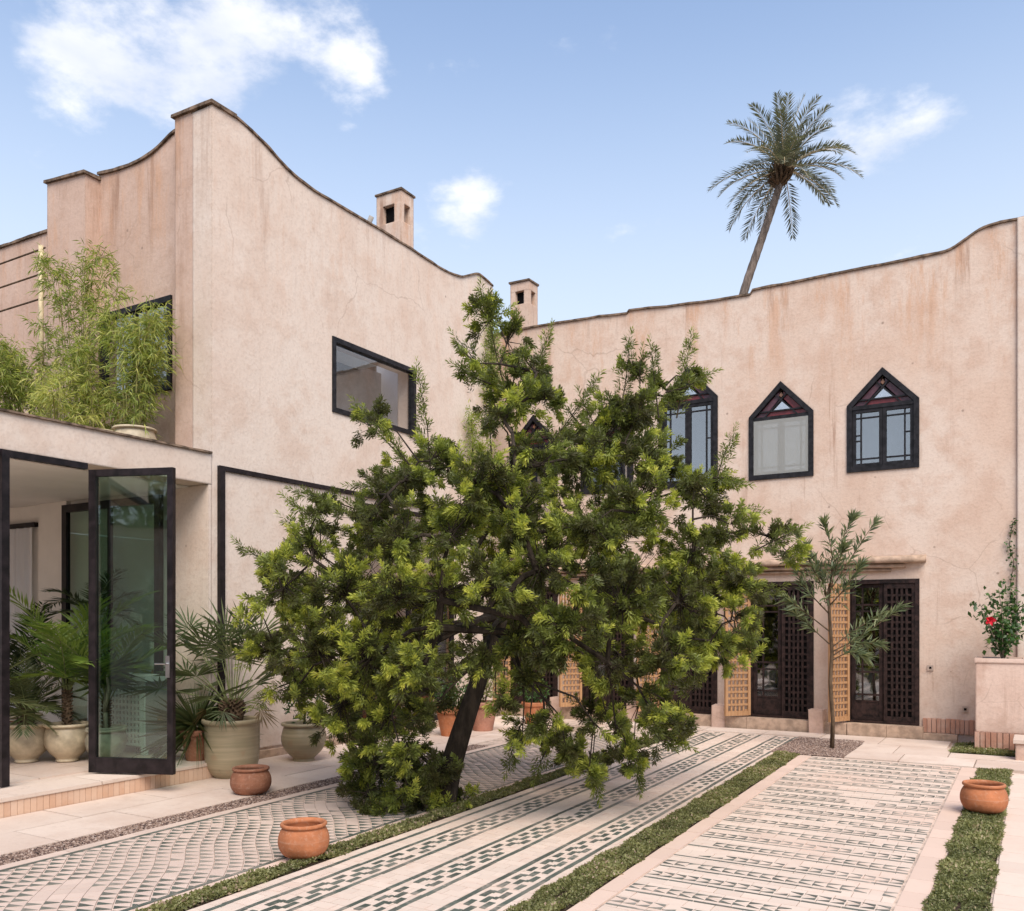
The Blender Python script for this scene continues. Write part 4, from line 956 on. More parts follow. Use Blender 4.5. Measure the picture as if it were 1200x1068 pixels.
# ------------------------------------------------------------------ the big shrubby tree
def big_tree():
    base = gp(519, 946); DB = (CAMZ) * FPX / (946 - 728)
    root = empty('shrub_tree', base); tag(root, 'large leaning evergreen tree with feathery lime tipped foliage in the courtyard', 'tree'); off = np.array(base)
    LOB = [(572, 372, 24, 1), (556, 425, 22, 1), (595, 400, 24, 1), (625, 432, 22, 1), (605, 470, 26, 1), (590, 490, 20, 1), (640, 468, 16, 1),
     (742, 440, 18, 2), (768, 448, 16, 2), (806, 440, 12, 2), (745, 485, 28, 2), (795, 468, 14, 2), (715, 510, 34, 1), (680, 540, 34, 1), (640, 540, 34, 0), (762, 535, 28, 1), (812, 572, 18, 1), (846, 560, 14, 2), (835, 590, 18, 1), (860, 615, 18, 1), (900, 640, 22, 3), (925, 648, 16, 3),
     (478, 560, 28, 1), (442, 576, 22, 1), (440, 492, 16, 1), (510, 535, 30, 1), (556, 565, 40, 2), (605, 600, 45, 3), (530, 620, 46, 3), (470, 630, 42, 2), (415, 612, 26, 1), (372, 598, 18, 1), (362, 650, 32, 2), (330, 692, 34, 3), (400, 690, 46, 3), (460, 700, 46, 3), (520, 690, 46, 3), (580, 680, 46, 2), (640, 660, 50, 2), (700, 620, 50, 1), (760, 600, 46, 1), (815, 640, 38, 1), (868, 682, 30, 3), (800, 700, 44, 2), (730, 700, 50, 1), (660, 730, 46, 1), (605, 740, 36, 1),
     (318, 750, 30, 2), (370, 760, 46, 2), (430, 770, 50, 2), (490, 780, 40, 2), (398, 830, 40, 2), (450, 842, 38, 2), (345, 808, 28, 2), (500, 835, 24, 1), (838, 750, 30, 3), (790, 770, 40, 1), (722, 778, 36, 1), (862, 722, 24, 3), (300, 712, 18, 3), (765, 832, 26, 2), (700, 850, 16, 1), (772, 872, 22, 3), (738, 892, 24, 2), (665, 880, 24, 1), (612, 868, 22, 3), (690, 908, 18, 1), (640, 852, 15, 3), (722, 855, 18, 3), (790, 850, 14, 3), (615, 798, 16, 2), (655, 770, 16, 0),
     (445, 895, 34, 1), (428, 932, 26, 1), (478, 925, 36, 1), (515, 900, 26, 1), (535, 940, 20, 3), (497, 955, 22, 3), (448, 955, 18, 2), (470, 880, 26, 2), (590, 820, 16, 3), (568, 770, 24, 1), (325, 660, 20, 2), (885, 760, 10, 3)]
    nodes = [np.array(gp(519, 946)), np.array(at(527, 905, DB + .02)), np.array(at(540, 860, DB + .05)), np.array(at(555, 815, DB + .1)), np.array(at(572, 765, DB + .12)), np.array(at(590, 720, DB + .15))]
    parent = [-1, 0, 1, 2, 3, 4]; lobes = []
    for (px, py, r, lime) in LOB:
        q = min(1, math.hypot((px - 600) / 320, (py - 690) / 280)); hd = 1.55 * math.sqrt(max(0, 1 - q * q))
        if py > 880 and px < 560: ds = [-.28, .12]
        elif hd > .75: ds = [-hd * .85 + random.uniform(-.2, .2), hd * .6 + random.uniform(-.3, .3)]
        else: ds = [random.uniform(-hd, hd) * .8]
        for d in ds:
            dd = DB + .05 + d; rm = r * dd / FPX
            lobes.append((np.array(at(px + (random.uniform(-12, 12) if d > 0 else 0), py + (random.uniform(-14, 8) if d > 0 else 0), dd)), rm * (1.0 if d <= 0 else 1.15), lime))
    lobes.sort(key=lambda l: np.linalg.norm(l[0] - nodes[4]))
    lob_node = []
    for c, r, li in lobes:
        low = proj(*c[:2])[0] < 560 and c[2] < .75
        hang = (not low) and c[2] < 1.5
        best = min(range(1 if low else 4, len(nodes)), key=lambda i: (np.linalg.norm(nodes[i] - c) + .35 * max(0, nodes[i][2] - c[2]) + (.0 if i < 6 else .12)) if not hang else (np.linalg.norm(nodes[i][:2] - c[:2]) + .3 * abs(nodes[i][2] - c[2]) + (3 if nodes[i][2] < c[2] + .3 else 0)))
        a = nodes[best]; v = c - a; mid = a + (v * .5 + np.array([0, 0, .10 * np.linalg.norm(v)]) if not hang else v * np.array([.7, .7, .38])) + rng.normal(0, .05, 3) * min(1, np.linalg.norm(v))
        nodes.append(mid); parent.append(best); nodes.append(c - v / max(1e-6, np.linalg.norm(v)) * r * .3); parent.append(len(nodes) - 2); lob_node.append(len(nodes) - 1)
    cnt = np.zeros(len(nodes))
    for k in lob_node:
        i = k
        while i >= 0: cnt[i] += 1; i = parent[i]
    rad = lambda i: min(.034, .0058 * max(cnt[i], .5) ** .5)
    m = MB(); tr = [nodes[i] for i in range(6)]; tr[0] = tr[0] - np.array([0, 0, .05])
    trs = smoothcurve([tuple(p) for p in tr], 3); m.tube(trs, [.118 - .05 * i / (len(trs) - 1) for i in range(len(trs))], 12); m.build('trunk', 'bark', root, True)
    m = MB()
    for i in range(6, len(nodes)):
        a, b = nodes[parent[i]], nodes[i]; m.tube([a, b], [rad(parent[i]) if parent[i] > 5 else min(.06, rad(i) * 1.3), rad(i)], 6, cap=False)
    bag = LeafBag(); lim0 = {0: .18, 1: .42, 2: .64, 3: .88}
    for (c, r, lime), k in zip(lobes, lob_node):
        n = max(28, int(2150 * r * r)); v = unit(rng.normal(size=(n, 3))); u = rng.random(n) ** .42
        # uneven outline
        bumpy = np.array([1 + .45 * noise.noise(Vector(tuple(c * 1.7 + x * 1.9))) for x in v])
        P = c + v * (r * u * bumpy * 1.08)[:, None] * np.array([1.1, 1.1, .92])
        keep = np.array([noise.noise(Vector(tuple(p * 3.1))) + .7 * noise.noise(Vector(tuple(p * 7.3 + 5))) > -.03 for p in P])
        if keep.sum() < 8: keep[:] = True
        P = P[keep]; v = v[keep]; u = u[keep]; n = len(P)
        D = unit(v * 1.0 + np.array([0, 0, .42]) + rng.normal(0, .45, (n, 3)))
        # sprigs gather in rounded tufts at the twig ends
        q_ = (np.arange(n) // 4) * 4; P = P[q_] + rng.normal(0, .022, (n, 3)); v = v[q_]; u = u[q_]; D = unit(D[q_] + rng.normal(0, .42, (n, 3)))
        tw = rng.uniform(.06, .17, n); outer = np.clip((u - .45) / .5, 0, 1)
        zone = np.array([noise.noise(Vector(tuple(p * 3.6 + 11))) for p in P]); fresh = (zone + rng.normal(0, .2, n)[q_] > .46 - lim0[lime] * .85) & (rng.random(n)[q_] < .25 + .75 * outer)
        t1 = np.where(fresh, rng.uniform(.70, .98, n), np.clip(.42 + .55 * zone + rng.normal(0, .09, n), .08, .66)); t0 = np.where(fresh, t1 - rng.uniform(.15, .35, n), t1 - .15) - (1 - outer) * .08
        dry = rng.random(n) < .02
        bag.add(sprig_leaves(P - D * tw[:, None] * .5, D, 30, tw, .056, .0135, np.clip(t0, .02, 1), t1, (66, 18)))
        for j in range(0, n, 3): m.tube([nodes[k] + (c - nodes[k]) * rng.random(), P[j]], [.005, .002], 4, cap=False)
    # long leading shoots
    SHOOT = [((600, 490), (566, 343)), ((612, 480), (642, 393)), ((642, 525), (697, 448)), ((725, 500), (738, 402)), ((772, 490), (763, 412)), ((793, 490), (809, 400)), ((505, 560), (490, 438)), ((480, 545), (422, 478)), ((575, 440), (537, 398)), ((575, 450), (540, 432)),
      ((605, 490), (578, 488)), ((385, 620), (342, 588)), ((372, 640), (338, 612)), ((335, 680), (284, 640)), ((840, 560), (858, 512)), ((885, 645), (934, 622)), ((880, 700), (908, 690)), ((855, 600), (884, 600)), ((470, 575), (418, 570)), ((425, 600), (352, 577)), ((500, 560), (455, 556)), ((700, 520), (682, 470)), ((660, 540), (640, 500)),
      ((690, 880), (700, 928)), ((740, 880), (748, 918)), ((775, 860), (800, 872)), ((610, 850), (596, 896)), ((850, 740), (884, 748)), ((600, 640), (585, 600)), ((835, 560), (866, 566)), ((750, 450), (752, 420)), ((780, 460), (828, 440)), ((320, 760), (292, 775)), ((340, 800), (305, 822)), ((640, 880), (630, 905))]
    for (a, b) in SHOOT:
        dd = DB + random.uniform(-.35, .3); A = np.array(at(*a, dd)); B = np.array(at(*b, dd + random.uniform(-.12, .12))); L = np.linalg.norm(B - A); D = (B - A) / L
        m.tube([A, A + (B - A) * .5 + rng.normal(0, .015, 3), B], [.008, .005, .002], 5)
        n = max(5, int(L / .024)); t = (np.arange(n) + .5) / n; P = A + (B - A) * t[:, None]
        sd2 = perp(np.repeat(D[None], n, 0)); Dn = unit(D * .8 + sd2 * .75); k = rng.random()
        bag.add(sprig_leaves(P, Dn, 17, np.full(n, .11) * (1.2 - .6 * t), .062, .0115, np.full(n, .30), .38 + .25 * t * (k > .35) + rng.uniform(0, .15, n)))
        bag.add(sprig_leaves(B[None], D[None], 22, np.array([.13]), .06, .011, np.array([.38]), np.array([.55 + .3 * k])))
    m.build('branches', 'bark', root, False)
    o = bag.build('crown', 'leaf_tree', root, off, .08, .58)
    return root
big_tree()

# ------------------------------------------------------------------ palm beyond the roofs
def date_palm():
    d0 = 30.0; base = at(826, 728, d0); base.z = 0; root = empty('date_palm', base); tag(root, 'tall leaning date palm rising behind the roof parapet', 'palm tree'); b = np.array(base)
    crown = np.array(at(918, 202, d0)); P = [b, np.array(at(848, 430, d0)), np.array(at(871, 345, d0)), np.array(at(891, 285, d0)), np.array(at(908, 235, d0)), crown]
    pts = smoothcurve([tuple(p) for p in P], 10); n = len(pts)
    m = MB(); m.tube(pts, [.16 - .05 * i / (n - 1) + .008 * (i % 2) for i in range(n)], 14); m.build('trunk', 'bark_palm', root, True)
    # leaf-base boss under the crown
    m = MB(); ax = unit(crown - np.array(P[3]))
    for i in range(60):
        a = i * 2.4; t = i / 60; c = crown + ax * (-.55 + .75 * t); r = .15 + .12 * math.sin(math.pi * min(1, t * .8 + .15)); q = np.array([math.cos(a), math.sin(a), .55]); m.tube([c, c + q * (r + .10), c + q * (r + .16) + np.array([0, 0, .1])], [.06, .045, .02], 5)
    m.build('leaf_bases', 'bark_rib', root)
    o = crown + ax * .1 - b
    for i in range(44):
        a = i * 2.39996 + random.uniform(-.35, .35); t = (i + .5) / 44
        e = R(88 - 118 * t ** .95) + random.uniform(-.1, .1)
        L = random.uniform(2.05, 2.7) * (.95 if t < .15 else 1)
        frond(root, o + np.array([math.cos(a), math.sin(a), 0]) * .08, a, e, R(30 + 32 * math.sin(math.pi * t)) + random.uniform(-.15, .2), L, 46, .50, .036, 'leaf_date', .32 + .25 * (1 - t) + random.uniform(-.1, .15), 'cane', .022, .5, ragged=.16, hang=.12)
date_palm()

# ------------------------------------------------------------------ potted plants
def feather_pot(px, py, z, prof, s, mat, label, n, L, ll, lw, lmat, e=(80, 25), bend=(40, 80), trunk=0., nl=34, tint=.45, group=None, pos=None, stalks=None, scz=None, stem='stalk_green', tr_r=.05):
    loc = pos or gp(px, py, z); root = empty('potted_palm', loc); tag(root, label, 'potted palm', group)
    pot(root, sc(prof, s, scz), mat, .20 * s if prof is not GLAZ else .28 * s, .37 * s if prof is CREAM else (.60 * (scz or s) if prof is GLAZ else .31 * s))
    z0 = .36 * s
    if trunk: 
        m = MB(); m.tube([(0, 0, z0 - .05), (.01, 0, z0 + trunk * .5), (0, .01, z0 + trunk)], [tr_r, tr_r * 1.1, tr_r * .8], 10)
        for i in range(int(60 * trunk / .4)):
            a = i * 2.4; t = i / (60 * trunk / .4); c = np.array((0, 0, z0 + trunk * t)); q = np.array([math.cos(a), math.sin(a), .5]); m.tube([c + q * tr_r * .8, c + q * (tr_r + .03)], [.018, .008], 4)
        link('stem', m.mesh('stem'), 'bark_rib', root)
    for i in range(n):
        t = (i + .5) / n; a = i * 2.39996 + random.uniform(-.3, .3); ee = R(e[0] + (e[1] - e[0]) * t); bb = R(bend[0] + (bend[1] - bend[0]) * t) * random.uniform(.85, 1.15)
        o = np.array((0, 0, z0 + trunk)) + np.array([math.cos(a), math.sin(a), 0]) * .03
        frond(root, o, a, ee, bb, L * random.uniform(.8, 1.1), nl, ll, lw, lmat, tint + random.uniform(-.15, .15), stem, .008, .3)
    return root
feather_pot(31, 893, .185, CREAM, .98, 'cream_pot', 'cream pot of stubby date palm in the open room beside the black post', 20, .62, .24, .013, 'leaf_fan', (84, -5), (30, 70), trunk=.22, nl=30, tint=.4, tr_r=.07)
feather_pot(79, 892, .185, CREAM, .96, 'cream_pot', 'cream pot of tall bright kentia palm standing next to the glass door', 9, 1.35, .40, .030, 'leaf_kentia', (84, 58), (45, 75), trunk=.45, nl=30, tint=.6, tr_r=.03)
feather_pot(152, 883, .185, CREAM, .86, 'grey_pot', 'grey pot of arching palm seen through the glass door, beside the white cabinet', 8, 1.25, .36, .028, 'leaf_kentia', (80, 45), (60, 95), trunk=.35, nl=30, tint=.62, tr_r=.03, pos=Vector((-9.0, 6.2, .185)))
feather_pot(-45, 905, .185, CREAM, 1.0, 'cream_pot', 'potted palm beside the black post whose frond tips reach the terrace step', 12, .95, .30, .016, 'leaf_fan', (80, 20), (40, 80), trunk=.15, nl=32, tint=.5, tr_r=.06)
feather_pot(12, 860, .185, CREAM, .9, 'cream_pot', 'dark arching palm at the back of the open room before the curtain', 8, 1.3, .34, .026, 'leaf_palm', (82, 52), (45, 80), trunk=.35, nl=28, tint=.25, tr_r=.03, pos=Vector((-10.9, 6.35, .185)))
feather_pot(155, 740, .185, CREAM, .8, 'grey_pot', 'tall dark slender palm behind the glass door, beside the wicker chair', 9, .75, .26, .022, 'leaf_palm', (70, 5), (50, 95), trunk=1.35, nl=24, tint=.2, tr_r=.022, pos=Vector((-10.0, 6.7, .185)))
# white-stemmed yucca behind the glass
root = empty('potted_yucca', gp(124, 893, .185)); tag(root, 'grey pot of pale forked yucca standing behind the glass door edge', 'potted plant')
pot(root, sc(CREAM, .84), 'grey_pot', .17, .31)
m = MB(); m.tube([(0, 0, .25), (.0, .0, .42), (-.01, 0, .55)], [.028, .025, .024], 8); m.tube([(-.01, 0, .54), (-.06, .03, .68), (-.05, .04, .85)], [.022, .018, .016], 8); m.tube([(-.01, 0, .54), (.05, -.02, .70), (.09, -.03, .82), (.07, -.03, 1.0)], [.02, .018, .017, .015], 8); link('stem', m.mesh('stem', smooth=True), 'bark_pale', root)
def spiky(name, parent, o, n, L, w, mat, tint, e=(85, -5), droop=.3):
    t = (np.arange(n) + .5) / n; a = np.arange(n) * 2.39996; ee = np.radians(e[0] + (e[1] - e[0]) * t); D = np.stack([np.cos(a) * np.cos(ee), np.sin(a) * np.cos(ee), np.sin(ee)], -1); D = unit(D + rng.normal(0, .08, D.shape))
    LL = L * rng.uniform(.75, 1.1, n)
    return leaves(name, np.repeat(np.array(o)[None], n, 0) + D * .02, D, unit(np.cross(D, np.array([0, 0, 1.]) + rng.normal(0, .1, D.shape))), LL, np.full(n, w), np.clip(tint + rng.normal(0, .12, n), 0, 1), mat, parent, None, droop, .35)
spiky('leaf_tuft', root, (-.05, .04, .85), 46, .42, .026, 'leaf_palm', .45); spiky('leaf_tuft', root, (.07, -.03, 1.0), 46, .45, .026, 'leaf_palm', .5)
# spiky dasylirion in terracotta between the glass door and the wall
root = empty('potted_yucca', Vector((-8.12, 6.72, .185))); tag(root, 'terracotta pot of thin spiky grey green leaves beside the glass door', 'potted plant')
pot(root, sc(TAPER, .95), 'terracotta_dark', .16, .29); spiky('leaf_tuft', root, (0, 0, .36), 190, .66, .012, 'leaf_fan', .5, (88, -38), .22)
# large glazed pot with fan palm
root = empty('potted_palm', gp(272, 911)); tag(root, 'tall olive glazed pot of fan palm against the plaster wall', 'potted palm')
pot(root, sc(GLAZ, .99), 'glazed_pot', .27, .60)
m = MB(); z0 = .60; m.tube([(0, 0, z0 - .05), (0, 0, z0 + .12), (.02, 0, z0 + .26)], [.10, .13, .07], 12)
for i in range(90):
    a = i * 2.4; t = i / 90; c = np.array((0, 0, z0 + .24 * t)); q = np.array([math.cos(a), math.sin(a), .55]); r = .12 * math.sin(math.pi * (.25 + .6 * t)); m.tube([c + q * r * .8, c + q * (r + .035)], [.022, .009], 4)
link('stem', m.mesh('stem'), 'bark_rib', root)
for i in range(24):
    t = (i + .5) / 24; a = i * 2.39996 + .4
    fan(root, (math.cos(a) * .04, math.sin(a) * .04, z0 + .2), a, R(86 - 70 * t) + random.uniform(-.1, .1), random.uniform(.72, 1.0) * (1 - .2 * t), random.uniform(.38, .48), 19, 'leaf_fan', .5 + random.uniform(-.18, .22), .024, 215)
for i in range(5):
    a = i * 1.26 + .2; fan(root, (math.cos(a) * .05, math.sin(a) * .05, z0 + .16), a, R(10 + 14 * random.random()), random.uniform(.22, .34), .26, 12, 'leaf_dry' if i % 3 == 0 else 'leaf_fan', .3, .018, 150, bend=.9)
# second glazed pot further along the wall, in the tree's shade
root = empty('potted_shrub', gp(356, 892)); tag(root, 'round olive glazed pot of dark leaves half hidden behind the big tree', 'potted plant')
pot(root, sc(CREAM, 1.1), 'glazed_pot', .22, .40)
n = 260; v = unit(rng.normal(size=(n, 3))) * (rng.random((n, 1)) ** .4) * np.array([.26, .26, .3]) + np.array([0, 0, .75]); D = unit(v - np.array([0, 0, .5]) + rng.normal(0, .3, (n, 3)))
leaves('foliage', v, D, perp(D), rng.uniform(.06, .1, n), rng.uniform(.02, .03, n), rng.uniform(.2, .6, n), 'leaf_hibiscus', root); link('stem', MB().tube([(0, 0, .35), (.02, 0, .6), (0, .02, .9)], [.02, .014, .008], 6).mesh('stem'), 'bark', root)
# pots by the far corner
def bush_pot(px, py, s, mat, label, h=.5, w=.3, red=False, lm='leaf_hibiscus'):
    root = empty('potted_shrub', gp(px, py, .016)); tag(root, label, 'potted plant'); pot(root, sc(TAPER, s), mat, .165 * s, .31 * s)
    m = MB()
    for i in range(6):
        a = i * 1.05; m.tube([(0, 0, .28 * s), (math.cos(a) * w * .4, math.sin(a) * w * .4, .3 * s + h * .5), (math.cos(a) * w * .7, math.sin(a) * w * .7, .3 * s + h * .8)], [.010, .007, .004], 5)
    link('stem', m.mesh('stem'), 'bark', root)
    n = 520; v = unit(rng.normal(size=(n, 3))) * (rng.random((n, 1)) ** .4) * np.array([w, w, h * .5]) + np.array([0, 0, .34 * s + h * .5]); D = unit((v - np.array([0, 0, .3])) + rng.normal(0, .35, (n, 3)))
    leaves('foliage', v, D, perp(D), rng.uniform(.05, .09, n), rng.uniform(.022, .034, n), np.clip(rng.normal(.5, .2, n), 0, 1), lm, root)
bush_pot(528, 862, 1.15, 'terracotta', 'orange terracotta pot of leafy shrub near the far corner', .5, .28)
bush_pot(566, 856, 1.25, 'terracotta_rose', 'rose pink clay pot of pale leafy shrub near the far corner', .6, .3, lm='lawn')
bush_pot(625, 848, 1.0, 'terracotta', 'orange clay pot of shrub in front of the lattice doors', .45, .26)

# terracotta bowls
def bowl(px, py, s, mat, label, wat=False, z=0., pos=None):
    o = empty('clay_bowl', pos or gp(px, py, z)); tag(o, label, 'clay bowl'); o.rotation_euler.z = random.uniform(0, 6)
    p = sc(BOWL, s, s * 1.0); link('bowl', lathe(p, 56, .006).mesh('bowl', smooth=True), mat, o)
    if wat:
        m = MB(); k = 28; m.add([(0, 0, .228 * s)] + [(.156 * s * math.cos(6.2832 * i / k), .156 * s * math.sin(6.2832 * i / k), .228 * s) for i in range(k)], [(0, 1 + i, 1 + (i + 1) % k) for i in range(k)]); link('water', m.mesh('water'), 'water', o)
bowl(294, 930, .97, 'terracotta_dark', 'dark brown clay bowl filled with water beside the glazed pot', True, .012)
bowl(356, 1003, .90, 'terracotta', 'bright orange empty clay bowl on the strip under the big tree', False, .03)
bowl(1153, 951, .94, 'terracotta', 'orange brown empty clay bowl sitting on the short grass strip', False, .03)

# ------------------------------------------------------------------ young tree in the gravel
def young_tree():
    b = gp(975, 877, .012); d = proj(b.x, b.y)[2]; root = empty('young_tree', b); tag(root, 'young slender tree of long narrow leaves growing in the gravel bed', 'tree'); off = np.array(b)
    W = lambda px, py, dd=0.: np.array(at(px, py, d + dd)) - off
    m = MB(); m.tube([(0, 0, -.05), W(976, 845), W(973, 800), W(975, 765), W(972, 720), W(971, 690)], [.032, .028, .026, .024, .021, .018], 8)
    BR = [((971, 690), (985, 640), (1000, 605)), ((972, 700), (975, 650), (965, 612)), ((971, 700), (950, 660), (935, 625)), ((972, 720), (945, 690), (925, 655)), ((972, 740), (940, 715), (920, 700)), ((972, 755), (950, 735), (928, 715)), ((973, 760), (1000, 740), (1035, 718)), ((973, 765), (1010, 745), (1055, 712)), ((973, 770), (1000, 755), (1030, 755)), ((971, 695), (1000, 650), (1025, 612)), ((972, 710), (990, 690), (1010, 660)), ((972, 715), (960, 670), (945, 640)), ((973, 775), (995, 765), (1015, 770)), ((972, 700), (980, 665), (990, 640))]
    bag = LeafBag()
    for br in BR:
        dz = random.uniform(-.4, .4); P = [W(*br[0]), W(*br[1], dz * .5), W(*br[2], dz)]; c = smoothcurve([tuple(p) for p in P], 6); m.tube(c, [.011 * (1 - .8 * i / (len(c) - 1)) for i in range(len(c))], 5)
        c = np.array(c); n = len(c); k = 60; t = rng.uniform(.30, 1, k); i0 = np.minimum((t * (n - 1)).astype(int), n - 2); fr = (t * (n - 1) - i0)[:, None]; Pp = c[i0] * (1 - fr) + c[i0 + 1] * fr; ax = unit(c[i0 + 1] - c[i0])
        D = unit(ax * .8 + unit(rng.normal(size=(k, 3))) * .8 + np.array([0, 0, .15])); bag.add([Pp, D, perp(D), rng.uniform(.13, .22, k), np.full(k, .025), np.clip(rng.normal(.55, .2, k), 0, 1)])
        k = 26; t = rng.uniform(.6, 1, k)[:, None]; ax = unit(c[-1] - c[-3]); D = unit(ax + unit(rng.normal(size=(k, 3))) * .6); bag.add([c[-1] - ax * (1 - t) * .3, D, perp(D), rng.uniform(.12, .2, k), np.full(k, .023), np.clip(rng.normal(.65, .2, k), 0, 1)])
    k = 260; v = unit(rng.normal(size=(k, 3))) * (rng.random((k, 1)) ** .5) * np.array([.42, .42, .42]) + W(968, 680); D = unit(v - W(972, 730) + rng.normal(0, .3, (k, 3))); bag.add([v, D, perp(D), rng.uniform(.12, .2, k), np.full(k, .024), np.clip(rng.normal(.5, .2, k), 0, 1)])
    link('trunk', m.mesh('trunk', smooth=True), 'bark_rib', root); bag.build('crown', 'leaf_oleander', root, None, .12, .4)
young_tree()

# ------------------------------------------------------------------ plaster planter with hibiscus, step block beside it
px0, px1, py0, py1 = -.68, -.06, 13.38, 14.0
root = empty('plaster_planter', ((px0 + px1) / 2, py0, 0)); tag(root, 'tall square plaster planter on a brick foot against the back wall', 'planter')
fixn(wall(rect(px0, px1, .26, 1.22), [], py1 - py0, lambda s, z, d: (s, py0 + d, z)).build('planter_box', 'plaster_planter', root))
m = MB(); ring(m, rect(px0 - .015, px1 + .015, py0 - .015, py1 + .01), rect(px0 + .07, px1 - .07, py0 + .07, py1 - .07), lambda s, y_, d: (s, y_, 1.22 + d), -.03, .03); fixn(m.build('planter_rim', 'plaster_planter', root))
MB().box((px0 + .075, py0 + .075, 1.215), (px1 - .075, py1 - .075, 1.228)).build('soil', 'soil', root)
x = px0 - .01
while x < px1 - .01:
    wdt = random.uniform(.062, .075); MB().box((x, py0 - .02 + random.uniform(-.004, .004), .0), (min(x + wdt - .008, px1 + .01), py0 + .1, .258), random.random(), .002).build('brick', 'brick', root); x += wdt
y = py0 + .11
while y < py1 - .02:
    MB().box((px0 - .02, y, .0), (px0 + .08, y + .06, .258), random.random(), .002).build('brick', 'brick', root); y += .068
MB().box((px0 + .081, py0 + .101, 0), (px1 - .01, py1 - .01, .259)).build('foot_core', 'mortar', root)
root = empty('hibiscus', ((px0 + px1) / 2, py0 + .3, 1.225)); tag(root, 'leafy hibiscus bush with a red flower growing in the plaster planter', 'shrub')
dh = proj(root.location.x, root.location.y)[2]; off = np.array(root.location); W = lambda px, py, dd=0.: np.array(at(px, py, dh + dd)) - off
m = MB(); bag = LeafBag()
for (tp, dd) in (((1160, 700), 0), ((1170, 690), -.1), ((1185, 688), .1), ((1195, 705), 0), ((1150, 715), -.15), ((1200, 725), .1), ((1175, 720), -.2), ((1165, 735), .1), ((1192, 740), -.1), ((1182, 705), 0), ((1205, 700), 0), ((1148, 708), .1)):
    e = W(*tp, dd); c = np.array(smoothcurve([(0, 0, 0), tuple(e * np.array([.35, .35, .5]) + rng.normal(0, .02, 3)), tuple(e)], 6)); m.tube(c, [.012 * (1 - .75 * i / (len(c) - 1)) for i in range(len(c))], 5)
    k = 60; i0 = rng.integers(4, len(c), k); v = c[i0] + rng.normal(0, .06, (k, 3)); D = unit(rng.normal(size=(k, 3)) + np.array([0, -.3, -.05])); bag.add([v, D, unit(np.cross(D, np.array([0, -.4, 1.]) + rng.normal(0, .4, (k, 3)))), rng.uniform(.06, .10, k), rng.uniform(.04, .06, k), np.clip(rng.normal(.5, .25, k), 0, 1)])
link('stem', m.mesh('stem', smooth=True), 'bark_pale', root); bag.build('foliage', 'leaf_hibiscus', root, None, .2, .4)
n = 14; D = unit(np.stack([np.cos(np.arange(n) * 1.257), -.5 + np.zeros(n), np.sin(np.arange(n) * 1.257)], -1) + rng.normal(0, .15, (n, 3)))
f = W(1161, 727, -.32); leaves('flower', np.repeat(f[None], n, 0), D, perp(D), np.full(n, .075), np.full(n, .06), np.zeros(n), 'flower_red', root)
# climber on the wall above it
vr = empty('climbing_vine', (-.30, FY - .02, 1.3)); tag(vr, 'thin climbing vine trained up the wall above the hibiscus', 'vine'); off = np.array(vr.location)
dv = proj(-.3, FY - .03)[2]; c = np.array(smoothcurve([tuple(np.array(at(px, py, dv)) - off) for px, py in ((1188, 755), (1192, 720), (1184, 690), (1188, 660), (1183, 640), (1187, 612))], 8)); c[:, 1] = np.clip(c[:, 1], -.1, -.01)
link('stem', MB().tube(c, .004, 5).mesh('stem'), 'bark', vr); k = 110; i0 = rng.integers(8, len(c), k); D = unit(rng.normal(size=(k, 3)) * np.array([1, .3, 1]) + np.array([0, -.5, 0])); leaves('foliage', c[i0] + rng.normal(0, .02, (k, 3)) * np.array([1.6, .4, 1]), D, perp(D), rng.uniform(.03, .055, k), rng.uniform(.025, .04, k), rng.uniform(.2, .8, k), 'leaf_hibiscus', vr)
root = empty('step_block', (.0, 12.62, 0)); tag(root, 'low masonry step block with pale stone cap beside the planter', 'step')
MB().box((-.20, 12.62, -.02), (.7, 13.2, .22), jit=.004).build('base', 'plaster_planter', root); MB().box((-.225, 12.59, .222), (.72, 13.21, .275), jit=.004).build('cap', 'paving_stone', root)

